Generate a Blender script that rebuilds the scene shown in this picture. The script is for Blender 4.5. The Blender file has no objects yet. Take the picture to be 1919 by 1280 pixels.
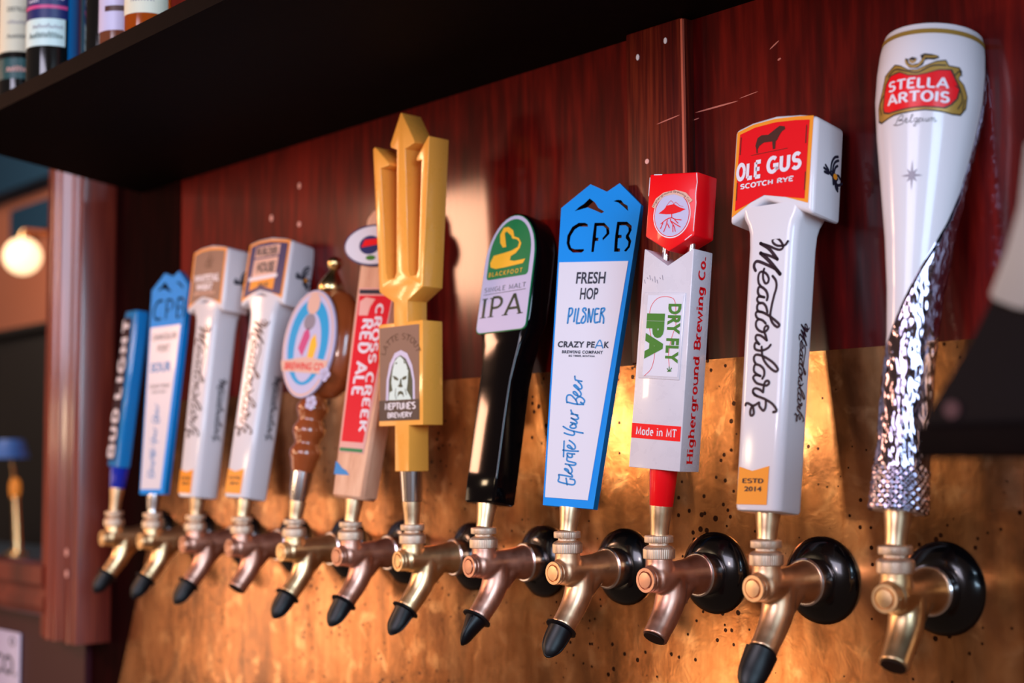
import bpy, bmesh, math, random
from mathutils import Vector, Matrix
from mathutils.geometry import tessellate_polygon
sc = bpy.context.scene
COL = sc.collection
random.seed(7)

# ---------------------------------------------------------------- camera
cam_d = bpy.data.cameras.new('camera'); cam = bpy.data.objects.new('camera', cam_d); COL.objects.link(cam)
sc.camera = cam
RX, UP, FW = Vector((0.66045, 0.75082, -0.00877)), Vector((0.06920, -0.04923, 0.99639)), Vector((-0.74767, 0.65867, 0.08447))
M = Matrix.Identity(4)
for i in range(3):
    M[i][0], M[i][1], M[i][2] = RX[i], UP[i], -FW[i]
M[1][3] = -0.99142
cam.matrix_world = M
cam_d.sensor_width = 36; cam_d.lens = 2665 / 1919 * 36
cam_d.clip_start = .05; cam_d.clip_end = 50
cam_d.dof.use_dof = True; cam_d.dof.focus_distance = 1.27; cam_d.dof.aperture_fstop = 3.5
cam_d.dof.aperture_blades = 9

# ---------------------------------------------------------------- world, lights, exposure
w = bpy.data.worlds.new('world'); sc.world = w; w.use_nodes = True
w.node_tree.nodes['Background'].inputs[0].default_value = (1.0, .62, .44, 1)
w.node_tree.nodes['Background'].inputs[1].default_value = .10

def area(name, loc, target, size, power, col, sy=None):
    d = bpy.data.lights.new(name, 'AREA'); d.energy = power; d.color = col; d.size = size
    if sy: d.shape = 'RECTANGLE'; d.size_y = sy
    o = bpy.data.objects.new(name, d); COL.objects.link(o)
    o.location = loc
    o.rotation_euler = (Vector(target) - Vector(loc)).to_track_quat('-Z', 'Y').to_euler()
    return o
area('window_daylight', (1.7, -1.5, .70), (-1.0, 0, .1), 1.1, 60, (.54, .77, 1.0), 1.3)
area('room_fill', (-.45, -2.7, .80), (-1.0, 0, .1), 1.3, 30, (.84, .80, 1.0), .9)
area('bar_lamp_front', (-.60, -1.2, .22), (-1.0, 0, .1), .10, 1.6, (1.0, .78, .72))
area('bar_lamp_left', (-2.64, -1.15, .52), (-1.1, 0, .1), .26, 8, (1.0, .50, .30))
area('bar_lamp_middle', (-2.11, -1.2, .08), (-1.0, 0, .0), .12, 1.5, (1.0, .70, .42))
area('bar_lamp_right', (-1.64, -1.2, .10), (-.8, 0, .0), .12, 1.8, (1.0, .74, .46))
area('bar_lamp_low', (-1.80, -1.2, -.44), (-1.0, 0, -.1), .20, .9, (1.0, .66, .40))
area('bar_lamp_far_low', (-3.4, -1.25, -.36), (-1.6, 0, -.15), .55, 3.6, (1.0, .66, .42))
area('far_room_lamp', (-3.6, -.3, 1.1), (-4.2, .8, .3), .5, 16, (1.0, .72, .55))
sc.view_settings.view_transform = 'Standard'; sc.view_settings.look = 'None'
sc.view_settings.gamma = 1; sc.view_settings.use_curve_mapping = False
sc.view_settings.exposure = 0.22
sc.cycles.max_bounces = 8

# ---------------------------------------------------------------- materials
def lin(c):
    return tuple(((v / 255) / 12.92 if v / 255 <= .04045 else ((v / 255 + .055) / 1.055) ** 2.4) for v in c) + (1,)
def mat(name, rgb, rough=.4, metal=0, coat=0, emis=None, es=0, noise=0, nscale=30, bump=0, trans=0, ior=1.5, spec=.5):
    m = bpy.data.materials.new(name); m.use_nodes = True; nt = m.node_tree; b = nt.nodes['Principled BSDF']
    b.inputs['Base Color'].default_value = lin(rgb); b.inputs['Roughness'].default_value = rough
    b.inputs['Metallic'].default_value = metal; b.inputs['Coat Weight'].default_value = coat
    b.inputs['Coat Roughness'].default_value = .06; b.inputs['IOR'].default_value = ior
    b.inputs['Transmission Weight'].default_value = trans; b.inputs['Specular IOR Level'].default_value = spec
    if emis: b.inputs['Emission Color'].default_value = lin(emis); b.inputs['Emission Strength'].default_value = es
    if noise or bump:
        tc = nt.nodes.new('ShaderNodeTexCoord'); n = nt.nodes.new('ShaderNodeTexNoise')
        n.inputs['Scale'].default_value = nscale; n.inputs['Detail'].default_value = 5
        nt.links.new(tc.outputs['Object'], n.inputs['Vector'])
        if noise:
            mx = nt.nodes.new('ShaderNodeMix'); mx.data_type = 'RGBA'
            c = lin(rgb); mx.inputs['A'].default_value = tuple(v * (1 - noise) for v in c[:3]) + (1,)
            mx.inputs['B'].default_value = tuple(min(1, v * (1 + noise)) for v in c[:3]) + (1,)
            nt.links.new(n.outputs['Fac'], mx.inputs['Factor']); nt.links.new(mx.outputs['Result'], b.inputs['Base Color'])
            mr = nt.nodes.new('ShaderNodeMapRange'); mr.inputs['From Min'].default_value = .3; mr.inputs['From Max'].default_value = .7
            mr.inputs['To Min'].default_value = max(.03, rough - .1); mr.inputs['To Max'].default_value = rough + .1
            nt.links.new(n.outputs['Fac'], mr.inputs['Value']); nt.links.new(mr.outputs['Result'], b.inputs['Roughness'])
        if bump:
            bp = nt.nodes.new('ShaderNodeBump'); bp.inputs['Strength'].default_value = bump; bp.inputs['Distance'].default_value = .001
            nt.links.new(n.outputs['Fac'], bp.inputs['Height']); nt.links.new(bp.outputs['Normal'], b.inputs['Normal'])
    return m

def wood(name, dark, mid, light, rough, coat, sx=9, sz=.8, spec=.5):
    m = bpy.data.materials.new(name); m.use_nodes = True; nt = m.node_tree; b = nt.nodes['Principled BSDF']; L = nt.links.new
    tc = nt.nodes.new('ShaderNodeTexCoord'); mp = nt.nodes.new('ShaderNodeMapping'); mp.inputs['Scale'].default_value = (sx, sx, sz)
    L(tc.outputs['Object'], mp.inputs['Vector'])
    n1 = nt.nodes.new('ShaderNodeTexNoise'); n1.inputs['Scale'].default_value = 1.6; n1.inputs['Detail'].default_value = 6; n1.inputs['Distortion'].default_value = .8
    L(mp.outputs[0], n1.inputs['Vector'])
    mp2 = nt.nodes.new('ShaderNodeMapping'); mp2.inputs['Scale'].default_value = (sx * 32, sx * 32, sz * 22)
    L(tc.outputs['Object'], mp2.inputs['Vector'])
    n2 = nt.nodes.new('ShaderNodeTexNoise'); n2.inputs['Scale'].default_value = 1; n2.inputs['Detail'].default_value = 3
    L(mp2.outputs[0], n2.inputs['Vector'])
    r = nt.nodes.new('ShaderNodeValToRGB'); e = r.color_ramp.elements
    e[0].position = .33; e[0].color = lin(dark); e[1].position = .68; e[1].color = lin(light)
    k = e.new(.5); k.color = lin(mid)
    ad = nt.nodes.new('ShaderNodeMath'); ad.operation = 'MULTIPLY_ADD'; ad.inputs[1].default_value = .45
    sb = nt.nodes.new('ShaderNodeMath'); sb.operation = 'MULTIPLY_ADD'; sb.inputs[1].default_value = .75; sb.inputs[2].default_value = -.1
    L(n1.outputs['Fac'], sb.inputs[0]); L(n2.outputs['Fac'], ad.inputs[0]); L(sb.outputs[0], ad.inputs[2]); L(ad.outputs[0], r.inputs['Fac'])
    L(r.outputs['Color'], b.inputs['Base Color'])
    b.inputs['Roughness'].default_value = rough; b.inputs['Coat Weight'].default_value = coat; b.inputs['Coat Roughness'].default_value = .13
    b.inputs['Specular IOR Level'].default_value = spec
    bp = nt.nodes.new('ShaderNodeBump'); bp.inputs['Strength'].default_value = .12; bp.inputs['Distance'].default_value = .0006
    L(n2.outputs['Fac'], bp.inputs['Height']); L(bp.outputs['Normal'], b.inputs['Normal'])
    return m

def brass_sheet():
    m = bpy.data.materials.new('worn_brass_sheet'); m.use_nodes = True; nt = m.node_tree; b = nt.nodes['Principled BSDF']; L = nt.links.new
    N = nt.nodes.new
    tc = N('ShaderNodeTexCoord')
    def noise(scale, sx=1, sz=1, det=5, dist=0):
        mp = N('ShaderNodeMapping'); mp.inputs['Scale'].default_value = (sx, 1, sz); L(tc.outputs['Object'], mp.inputs['Vector'])
        n = N('ShaderNodeTexNoise'); n.inputs['Scale'].default_value = scale; n.inputs['Detail'].default_value = det; n.inputs['Distortion'].default_value = dist
        L(mp.outputs[0], n.inputs['Vector']); return n
    big = noise(5, 1.3, .8, 5, .4); fine = noise(60, 1, 1, 6, .5); drip = noise(14, 3.0, .35, 5, .4)
    r = N('ShaderNodeValToRGB'); e = r.color_ramp.elements
    e[0].position = .30; e[0].color = lin((84, 56, 36)); e[1].position = .70; e[1].color = lin((206, 154, 106))
    k = e.new(.5); k.color = lin((160, 106, 64))
    a = N('ShaderNodeMath'); a.operation = 'MULTIPLY_ADD'; a.inputs[1].default_value = .5; L(big.outputs['Fac'], a.inputs[0])
    c = N('ShaderNodeMath'); c.operation = 'MULTIPLY_ADD'; c.inputs[1].default_value = .32; L(drip.outputs['Fac'], c.inputs[0])
    d = N('ShaderNodeMath'); d.operation = 'MULTIPLY'; d.inputs[1].default_value = .18; L(fine.outputs['Fac'], d.inputs[0])
    L(d.outputs[0], c.inputs[2]); L(c.outputs[0], a.inputs[2]); L(a.outputs[0], r.inputs['Fac'])
    v = N('ShaderNodeTexVoronoi'); v.inputs['Scale'].default_value = 95; L(tc.outputs['Object'], v.inputs['Vector'])
    v2 = N('ShaderNodeTexNoise'); v2.inputs['Scale'].default_value = 9; L(tc.outputs['Object'], v2.inputs['Vector'])
    thr = N('ShaderNodeMapRange'); thr.inputs['From Min'].default_value = .34; thr.inputs['From Max'].default_value = .72; thr.inputs['To Min'].default_value = 0; thr.inputs['To Max'].default_value = .30
    L(v2.outputs['Fac'], thr.inputs['Value'])
    lt = N('ShaderNodeMath'); lt.operation = 'LESS_THAN'; L(v.outputs['Distance'], lt.inputs[0]); L(thr.outputs['Result'], lt.inputs[1])
    st = noise(8, 1.6, 1, 8, .5); sr = N('ShaderNodeMapRange'); sr.inputs['From Min'].default_value = .52; sr.inputs['From Max'].default_value = .66; sr.inputs['To Max'].default_value = .75
    L(st.outputs['Fac'], sr.inputs['Value'])
    sm = N('ShaderNodeMix'); sm.data_type = 'RGBA'; sm.inputs['B'].default_value = lin((84, 54, 34)); L(sr.outputs['Result'], sm.inputs['Factor']); L(r.outputs['Color'], sm.inputs['A'])
    st2 = noise(30, 1, 1, 6, .3); sr2 = N('ShaderNodeMapRange'); sr2.inputs['From Min'].default_value = .56; sr2.inputs['From Max'].default_value = .7; sr2.inputs['To Max'].default_value = .5
    L(st2.outputs['Fac'], sr2.inputs['Value'])
    sm2 = N('ShaderNodeMix'); sm2.data_type = 'RGBA'; sm2.inputs['B'].default_value = lin((222, 176, 128)); L(sr2.outputs['Result'], sm2.inputs['Factor']); L(sm.outputs['Result'], sm2.inputs['A'])
    mx = N('ShaderNodeMix'); mx.data_type = 'RGBA'; mx.inputs['B'].default_value = lin((46, 22, 12))
    L(lt.outputs[0], mx.inputs['Factor']); L(sm2.outputs['Result'], mx.inputs['A']); L(mx.outputs['Result'], b.inputs['Base Color'])
    b.inputs['Metallic'].default_value = .88
    rr = N('ShaderNodeMapRange'); rr.inputs['From Min'].default_value = .3; rr.inputs['From Max'].default_value = .7
    rr.inputs['To Min'].default_value = .12; rr.inputs['To Max'].default_value = .25
    L(big.outputs['Fac'], rr.inputs['Value']); L(rr.outputs['Result'], b.inputs['Roughness'])
    bp = N('ShaderNodeBump'); bp.inputs['Strength'].default_value = .3; bp.inputs['Distance'].default_value = .0025; L(big.outputs['Fac'], bp.inputs['Height'])
    bp2 = N('ShaderNodeBump'); bp2.inputs['Strength'].default_value = .25; bp2.inputs['Distance'].default_value = .0006; L(fine.outputs['Fac'], bp2.inputs['Height'])
    L(bp.outputs['Normal'], bp2.inputs['Normal']); L(bp2.outputs['Normal'], b.inputs['Normal'])
    return m

MT = dict(
    wall=wood('mahogany_wall', (30, 0, 1), (78, 2, 2), (124, 18, 8), .5, .55, 3, .45, .10),
    batten=wood('mahogany_batten', (38, 7, 5), (80, 15, 9), (128, 44, 22), .45, .12, 9, .5, .2),
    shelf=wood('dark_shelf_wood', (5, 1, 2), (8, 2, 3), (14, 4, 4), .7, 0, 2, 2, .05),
    post=wood('post_wood', (78, 24, 20), (112, 40, 28), (146, 62, 42), .32, .7, 6, .4),
    brass_sheet=brass_sheet(),
    body=mat('weathered_brass', (236, 192, 154), .40, 1, noise=.22, nscale=45, bump=.15),
    body2=mat('pinkish_bronze', (214, 164, 144), .42, 1, noise=.22, nscale=50, bump=.15),
    body3=mat('polished_old_brass', (238, 200, 152), .36, 1, noise=.15, nscale=40),
    knurl=mat('knurled_nickel_brass', (240, 216, 194), .45, 1, noise=.12, nscale=90),
    chrome=mat('chrome', (225, 215, 215), .2, 1), ferrule=mat('brushed_brass_ferrule', (240, 204, 164), .38, 1, noise=.12, nscale=60),
    black=mat('black_gloss', (8, 7, 9), .12, 0, 1), pblack=mat('black_handle_lacquer', (5, 4, 6), .09, 0, .0, spec=.3), flange=mat('black_flange_enamel', (6, 5, 7), .2, 0, .35, spec=.35), edge=mat('painted_edge_highlight', (196, 92, 70), .5), rubber=mat('black_rubber', (8, 7, 12), .42, spec=.35),
    white=mat('white_ceramic', (226, 220, 226), .16, 0, .05, spec=.32), white2=mat('white_lacquer_worn', (218, 210, 218), .30, 0, .3, noise=.05, nscale=60),
    paper=mat('white_label', (222, 218, 230), .35, 0, .3), blue=mat('sky_blue_paint', (0, 140, 230), .5, spec=.2),
    red=mat('red_paint', (244, 8, 22), .34, 0, .15, spec=.3), dred=mat('label_red', (232, 12, 26), .4, 0, .1, spec=.3),
    orange=mat('label_orange', (244, 150, 34), .4), ink=mat('dark_ink', (38, 14, 34), .4), navy=mat('navy_ink', (20, 26, 48), .4),
    bink=mat('blue_ink', (16, 128, 196), .4), yellow=mat('yellow_paint', (252, 170, 70), .30, 0, .25, noise=.05, nscale=30),
    green=mat('label_green', (8, 122, 72), .35, 0, .3), gtext=mat('green_ink', (58, 122, 30), .4), dgreen=mat('dark_green_ink', (16, 52, 40), .4),
    swan=mat('swan_yellow', (250, 186, 50), .4), brown=mat('label_brown', (118, 84, 76), .4, 0, .2), dbrown=mat('brown_ink', (72, 34, 26), .4),
    mint=mat('pale_mint', (206, 228, 226), .4), maple=wood('maple_handle', (206, 146, 116), (226, 170, 138), (238, 190, 158), .45, .1, 30, 3),
    turned=mat('turned_brown_wood', (150, 72, 34), .22, 0, .8, noise=.18, nscale=30), gold=mat('gold_plate', (236, 200, 140), .26, 1), crimson=mat('crimson_label', (222, 10, 40), .4, spec=.3), cut=mat('dark_cut_edge', (26, 6, 10), .6, spec=.1),
    dgold=mat('gold_print', (176, 138, 62), .4, .3), olive=mat('dark_outline', (44, 34, 28), .5), silver=mat('silver_sheath', (160, 150, 170), .12, 1),
    grey=mat('grey_print', (142, 132, 146), .4), sky=mat('cyan_print', (12, 158, 214), .35), pink=mat('pink_print', (206, 70, 130), .4),
    peach=mat('peach_print', (226, 178, 160), .4), lilac=mat('lilac_print', (196, 190, 222), .35), wtext=mat('white_ink', (232, 226, 236), .4),
    dnavy=mat('label_navy', (20, 34, 96), .4), budblue=mat('light_blue_lacquer', (16, 126, 200), .22, 0, .6), cobalt=mat('cobalt_collar', (12, 40, 170), .2, 0, .7),
    teal=mat('teal_label', (14, 72, 76), .4), cream=mat('cream_label', (216, 212, 190), .5), bglass=mat('dark_bottle_glass', (10, 14, 16), .08, 0, .5),
    blueglass=mat('blue_bottle', (10, 112, 176), .1, 0, .6), amber=mat('amber_liquor', (206, 92, 20), .06, 0, .5, trans=.55, ior=1.38),
    copper=mat('brown_liquor', (110, 60, 40), .1, 0, .5), dark=mat('device_black', (11, 5, 8), .7, spec=.1), panelgrey=mat('pale_grey_plastic', (150, 140, 134), .5, noise=.05, nscale=20),
    speck=mat('pink_paint_speck', (232, 170, 160), .6), scratch=mat('pale_scratch', (196, 110, 96), .7), farwall=mat('peach_plaster', (206, 128, 96), .9),
    farblue=mat('blue_paint', (16, 66, 96), .9), farblack=mat('black_cabinet', (8, 7, 8), .6), counter=mat('blue_grey_counter', (50, 66, 84), .4),
    globe=mat('lamp_glass', (255, 226, 190), .5, emis=(255, 214, 166), es=1.6), shade=mat('blue_shade', (60, 110, 190), .5),
    bulbamber=mat('amber_shade', (230, 140, 50), .4, emis=(255, 150, 50), es=.25), hole=mat('dark_bore', (40, 20, 12), .6, .5),
    gapshade=wood('painted_gap_shade', (10, 0, 1), (20, 1, 2), (36, 3, 4), .7, 0, 4, .5, .03),
    wine=mat('wine_red_panel', (58, 6, 20), .5),
)

# ---------------------------------------------------------------- helpers
MM = .001
def tag(o, label=None, cat=None, group=None, kind=None):
    if label: o['label'] = label
    if cat: o['category'] = cat
    if group: o['group'] = group
    if kind: o['kind'] = kind
    return o
def link(name, me, m, parent=None, smooth=None, mw=None):
    if m is not None and not me.materials: me.materials.append(m)
    o = bpy.data.objects.new(name, me); COL.objects.link(o)
    if parent is not None: o.parent = parent
    if mw is not None: o.matrix_local = mw
    if smooth:
        for p in me.polygons: p.use_smooth = True
        if smooth is not True:
            me.set_sharp_from_angle(angle=math.radians(smooth))
    return o
def empty(name, mw, parent=None):
    o = bpy.data.objects.new(name, None); COL.objects.link(o); o.empty_display_size = .02
    o.matrix_world = mw
    return o
def me_from(verts, faces, scale=MM):
    me = bpy.data.meshes.new('m'); me.from_pydata([tuple(c * scale for c in v) for v in verts], [], faces); me.update(); return me
def bm_mesh(bm, scale=MM):
    if scale != 1: bmesh.ops.scale(bm, vec=(scale,) * 3, verts=bm.verts)
    bmesh.ops.recalc_face_normals(bm, faces=bm.faces)
    me = bpy.data.meshes.new('m'); bm.to_mesh(me); bm.free(); return me
def add_prism(bm, poly, y0, y1, bevel=0, seg=2):
    """outline (x, z) extruded from y0 (front) to y1"""
    b = bmesh.new()
    a = [b.verts.new((x, y0, z)) for x, z in poly]; c = [b.verts.new((x, y1, z)) for x, z in poly]
    n = len(poly); b.faces.new(a); b.faces.new(c[::-1])
    for i in range(n): b.faces.new((a[i], c[i], c[(i + 1) % n], a[(i + 1) % n]))
    bmesh.ops.recalc_face_normals(b, faces=b.faces)
    if bevel: bmesh.ops.bevel(b, geom=list(b.edges), offset=bevel, segments=seg, affect='EDGES', profile=.5, clamp_overlap=True)
    t = bpy.data.meshes.new('t'); b.to_mesh(t); b.free(); bm.from_mesh(t); bpy.data.meshes.remove(t)
def prism(name, poly, y0, y1, m, parent, bevel=0, seg=2, smooth=35):
    bm = bmesh.new(); add_prism(bm, poly, y0, y1, bevel, seg)
    return link(name, bm_mesh(bm), m, parent, smooth if bevel else None)
def add_box(bm, x0, x1, y0, y1, z0, z1, bevel=0, seg=2):
    add_prism(bm, [(x0, z0), (x1, z0), (x1, z1), (x0, z1)], y0, y1, bevel, seg)
def box(name, b, m, parent=None, bevel=0, mat_in_m=True):
    bm = bmesh.new(); add_box(bm, *b, bevel)
    return link(name, bm_mesh(bm, 1), m, parent, 35 if bevel else None)
def add_lathe(bm, prof, seg=40, axis='z', origin=(0, 0, 0), sy=1, cap=True, knurl=0, rotm=None):
    """prof = [(r, h)...] round the axis; every ring with its own h"""
    rings = []
    for r, h in prof:
        ring = []
        for i in range(seg):
            a = 2 * math.pi * i / seg
            rr = r + (knurl if (i % 2 and r > 1) else 0)
            x, y = rr * math.cos(a), rr * math.sin(a) * sy
            p = Vector((x, y, h)) if axis == 'z' else Vector((x, h, y))
            if rotm is not None: p = rotm @ p
            ring.append(bm.verts.new(p + Vector(origin)))
        rings.append(ring)
    for a, b in zip(rings, rings[1:]):
        for i in range(seg): bm.faces.new((a[i], a[(i + 1) % seg], b[(i + 1) % seg], b[i]))
    if cap:
        bm.faces.new(rings[0][::-1]); bm.faces.new(rings[-1])
def lathe(name, prof, m, parent, seg=40, smooth=40, **k):
    bm = bmesh.new(); add_lathe(bm, prof, seg, **k); return link(name, bm_mesh(bm), m, parent, smooth)
def catmull(pts, n=6):
    if len(pts) < 3: return [tuple(p) for p in pts]
    P = [Vector(p) for p in pts]; P = [P[0] * 2 - P[1]] + P + [P[-1] * 2 - P[-2]]; out = []
    for i in range(1, len(P) - 2):
        for j in range(n):
            t = j / n; a, b, c, d = P[i - 1:i + 3]
            out.append(.5 * ((2 * b) + (c - a) * t + (2 * a - 5 * b + 4 * c - d) * t * t + (3 * b - a - 3 * c + d) * t ** 3))
    out.append(P[-2]); return [tuple(v) for v in out]
def add_tube(bm, pts, radii, seg=20, smooth_path=5):
    if smooth_path:
        q = catmull([tuple(p) + (r,) for p, r in zip(pts, radii)] and [Vector(p).to_tuple() for p in pts], smooth_path)
        rr = []
        for i in range(len(pts) - 1):
            for j in range(smooth_path): rr.append(radii[i] + (radii[i + 1] - radii[i]) * j / smooth_path)
        rr.append(radii[-1])
    else: q, rr = pts, radii
    q = [Vector(p) for p in q]; rings = []; side = None
    for i, p in enumerate(q):
        t = (q[min(i + 1, len(q) - 1)] - q[max(i - 1, 0)]).normalized()
        if side is None: side = t.orthogonal().normalized()
        side = (side - t * side.dot(t)).normalized(); s2 = t.cross(side)
        rings.append([bm.verts.new(p + (side * math.cos(2 * math.pi * k / seg) + s2 * math.sin(2 * math.pi * k / seg)) * rr[i]) for k in range(seg)])
    for a, b in zip(rings, rings[1:]):
        for i in range(seg): bm.faces.new((a[i], a[(i + 1) % seg], b[(i + 1) % seg], b[i]))
    bm.faces.new(rings[0][::-1]); bm.faces.new(rings[-1])
def rrect(w, d, r, n=5):
    r = max(.01, min(r, w / 2 - .01, d / 2 - .01)); out = []
    for cx, cy, a0 in ((w / 2 - r, d / 2 - r, 0), (-w / 2 + r, d / 2 - r, 90), (-w / 2 + r, -d / 2 + r, 180), (w / 2 - r, -d / 2 + r, 270)):
        for i in range(n):
            a = math.radians(a0 + 90 * i / (n - 1)); out.append((cx + r * math.cos(a), cy + r * math.sin(a)))
    return out
def loft(name, secs, m, parent, smooth=40, n=5):
    """secs: (z, w, d, r[, xo, yo]) rounded rectangles"""
    bm = bmesh.new(); rings = []
    for s in secs:
        z, w_, d_, r = s[:4]; xo, yo = (s[4], s[5]) if len(s) > 5 else (0, 0)
        rings.append([bm.verts.new((x + xo, y + yo, z)) for x, y in rrect(w_, d_, r, n)])
    k = len(rings[0])
    for a, b in zip(rings, rings[1:]):
        for i in range(k): bm.faces.new((a[i], a[(i + 1) % k], b[(i + 1) % k], b[i]))
    bm.faces.new(rings[0][::-1]); bm.faces.new(rings[-1])
    return link(name, bm_mesh(bm), m, parent, smooth)

# ---- flat print: ribbons, polygons and text laid on a surface by a map (u, v) -> (x, y, z) in mm
def front(y, e=0): return lambda u, v: (u, y - e, v)
def sidef(x, e=0): return lambda u, v: (x + e, u, v)
def ribbon(pts, wd, rnd=True):
    P = [Vector(p) for p in pts]; P = [p for i, p in enumerate(P) if i == 0 or (p - P[i - 1]).length > 1e-4]
    V, F = [], []
    if len(P) < 2: return V, F
    h = wd / 2
    for i, p in enumerate(P):
        d0 = (P[i] - P[i - 1]).normalized() if i else (P[1] - P[0]).normalized()
        d1 = (P[i + 1] - P[i]).normalized() if i < len(P) - 1 else d0
        t = (d0 + d1); t = t.normalized() if t.length > .1 else d1
        nrm = Vector((-t.y, t.x)); c = max(.5, nrm.dot(Vector((-d1.y, d1.x))))
        V += [tuple(p + nrm * h / c), tuple(p - nrm * h / c)]
    F = [(2 * i, 2 * i + 1, 2 * i + 3, 2 * i + 2) for i in range(len(P) - 1)]
    if rnd:
        for p in (P[0], P[-1]):
            b = len(V); V += [tuple(p + Vector((math.cos(a * math.pi / 4), math.sin(a * math.pi / 4))) * h) for a in range(8)]; F.append(tuple(range(b, b + 8)))
    return V, F
def tess(poly):
    t = tessellate_polygon([[Vector((x, y, 0)) for x, y in poly]]); return [tuple(p) for p in poly], [tuple(f) for f in t]
def merge(parts):
    V, F = [], []
    for v, f in parts:
        b = len(V); V += v; F += [tuple(i + b for i in q) for q in f]
    return V, F
def decal(name, vf, fmap, m, parent, sub=0):
    V, F = vf
    bm = bmesh.new(); vs = [bm.verts.new((x, y, 0)) for x, y in V]
    for f in F:
        try: bm.faces.new([vs[i] for i in f])
        except ValueError: pass
    if sub:
        bmesh.ops.triangulate(bm, faces=bm.faces)
        for _ in range(6):
            es = [e for e in bm.edges if e.calc_length() > sub]
            if not es: break
            bmesh.ops.subdivide_edges(bm, edges=es, cuts=1); bmesh.ops.triangulate(bm, faces=bm.faces)
    for v in bm.verts: v.co = Vector(fmap(v.co.x, v.co.y))
    return link(name, bm_mesh(bm), m, parent)
def ell(cx, cy, a, b, n=40, a0=0, a1=360):
    return [(cx + a * math.cos(math.radians(a0 + (a1 - a0) * i / n)), cy + b * math.sin(math.radians(a0 + (a1 - a0) * i / n))) for i in range(n if a1 - a0 == 360 else n + 1)]
_tc = {}
def font_text(s, off=0, sp=1):
    k = (s, off, sp)
    if k not in _tc:
        cu = bpy.data.curves.new('t', 'FONT'); cu.body = s; cu.offset = off; cu.resolution_u = 3; cu.space_character = sp; cu.fill_mode = 'FRONT'
        o = bpy.data.objects.new('t', cu); COL.objects.link(o); dg = bpy.context.evaluated_depsgraph_get()
        me = bpy.data.meshes.new_from_object(o.evaluated_get(dg))
        _tc[k] = ([(v.co.x, v.co.y) for v in me.vertices], [tuple(p.vertices) for p in me.polygons])
        bpy.data.objects.remove(o); bpy.data.curves.remove(cu); bpy.data.meshes.remove(me)
    return _tc[k]
def fit(vf, u0, v0, u1, v1, rot=0):
    """stretch a flat drawing into the box; rot 90 = reads upwards, -90 = reads downwards"""
    V, F = vf
    if rot == 90: V = [(-y, x) for x, y in V]
    if rot == -90: V = [(y, -x) for x, y in V]
    xs_, ys_ = [p[0] for p in V], [p[1] for p in V]; a, b, c, d = min(xs_), max(xs_), min(ys_), max(ys_)
    return [(u0 + (x - a) / (b - a) * (u1 - u0), v0 + (y - c) / (d - c) * (v1 - v0)) for x, y in V], F
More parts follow.
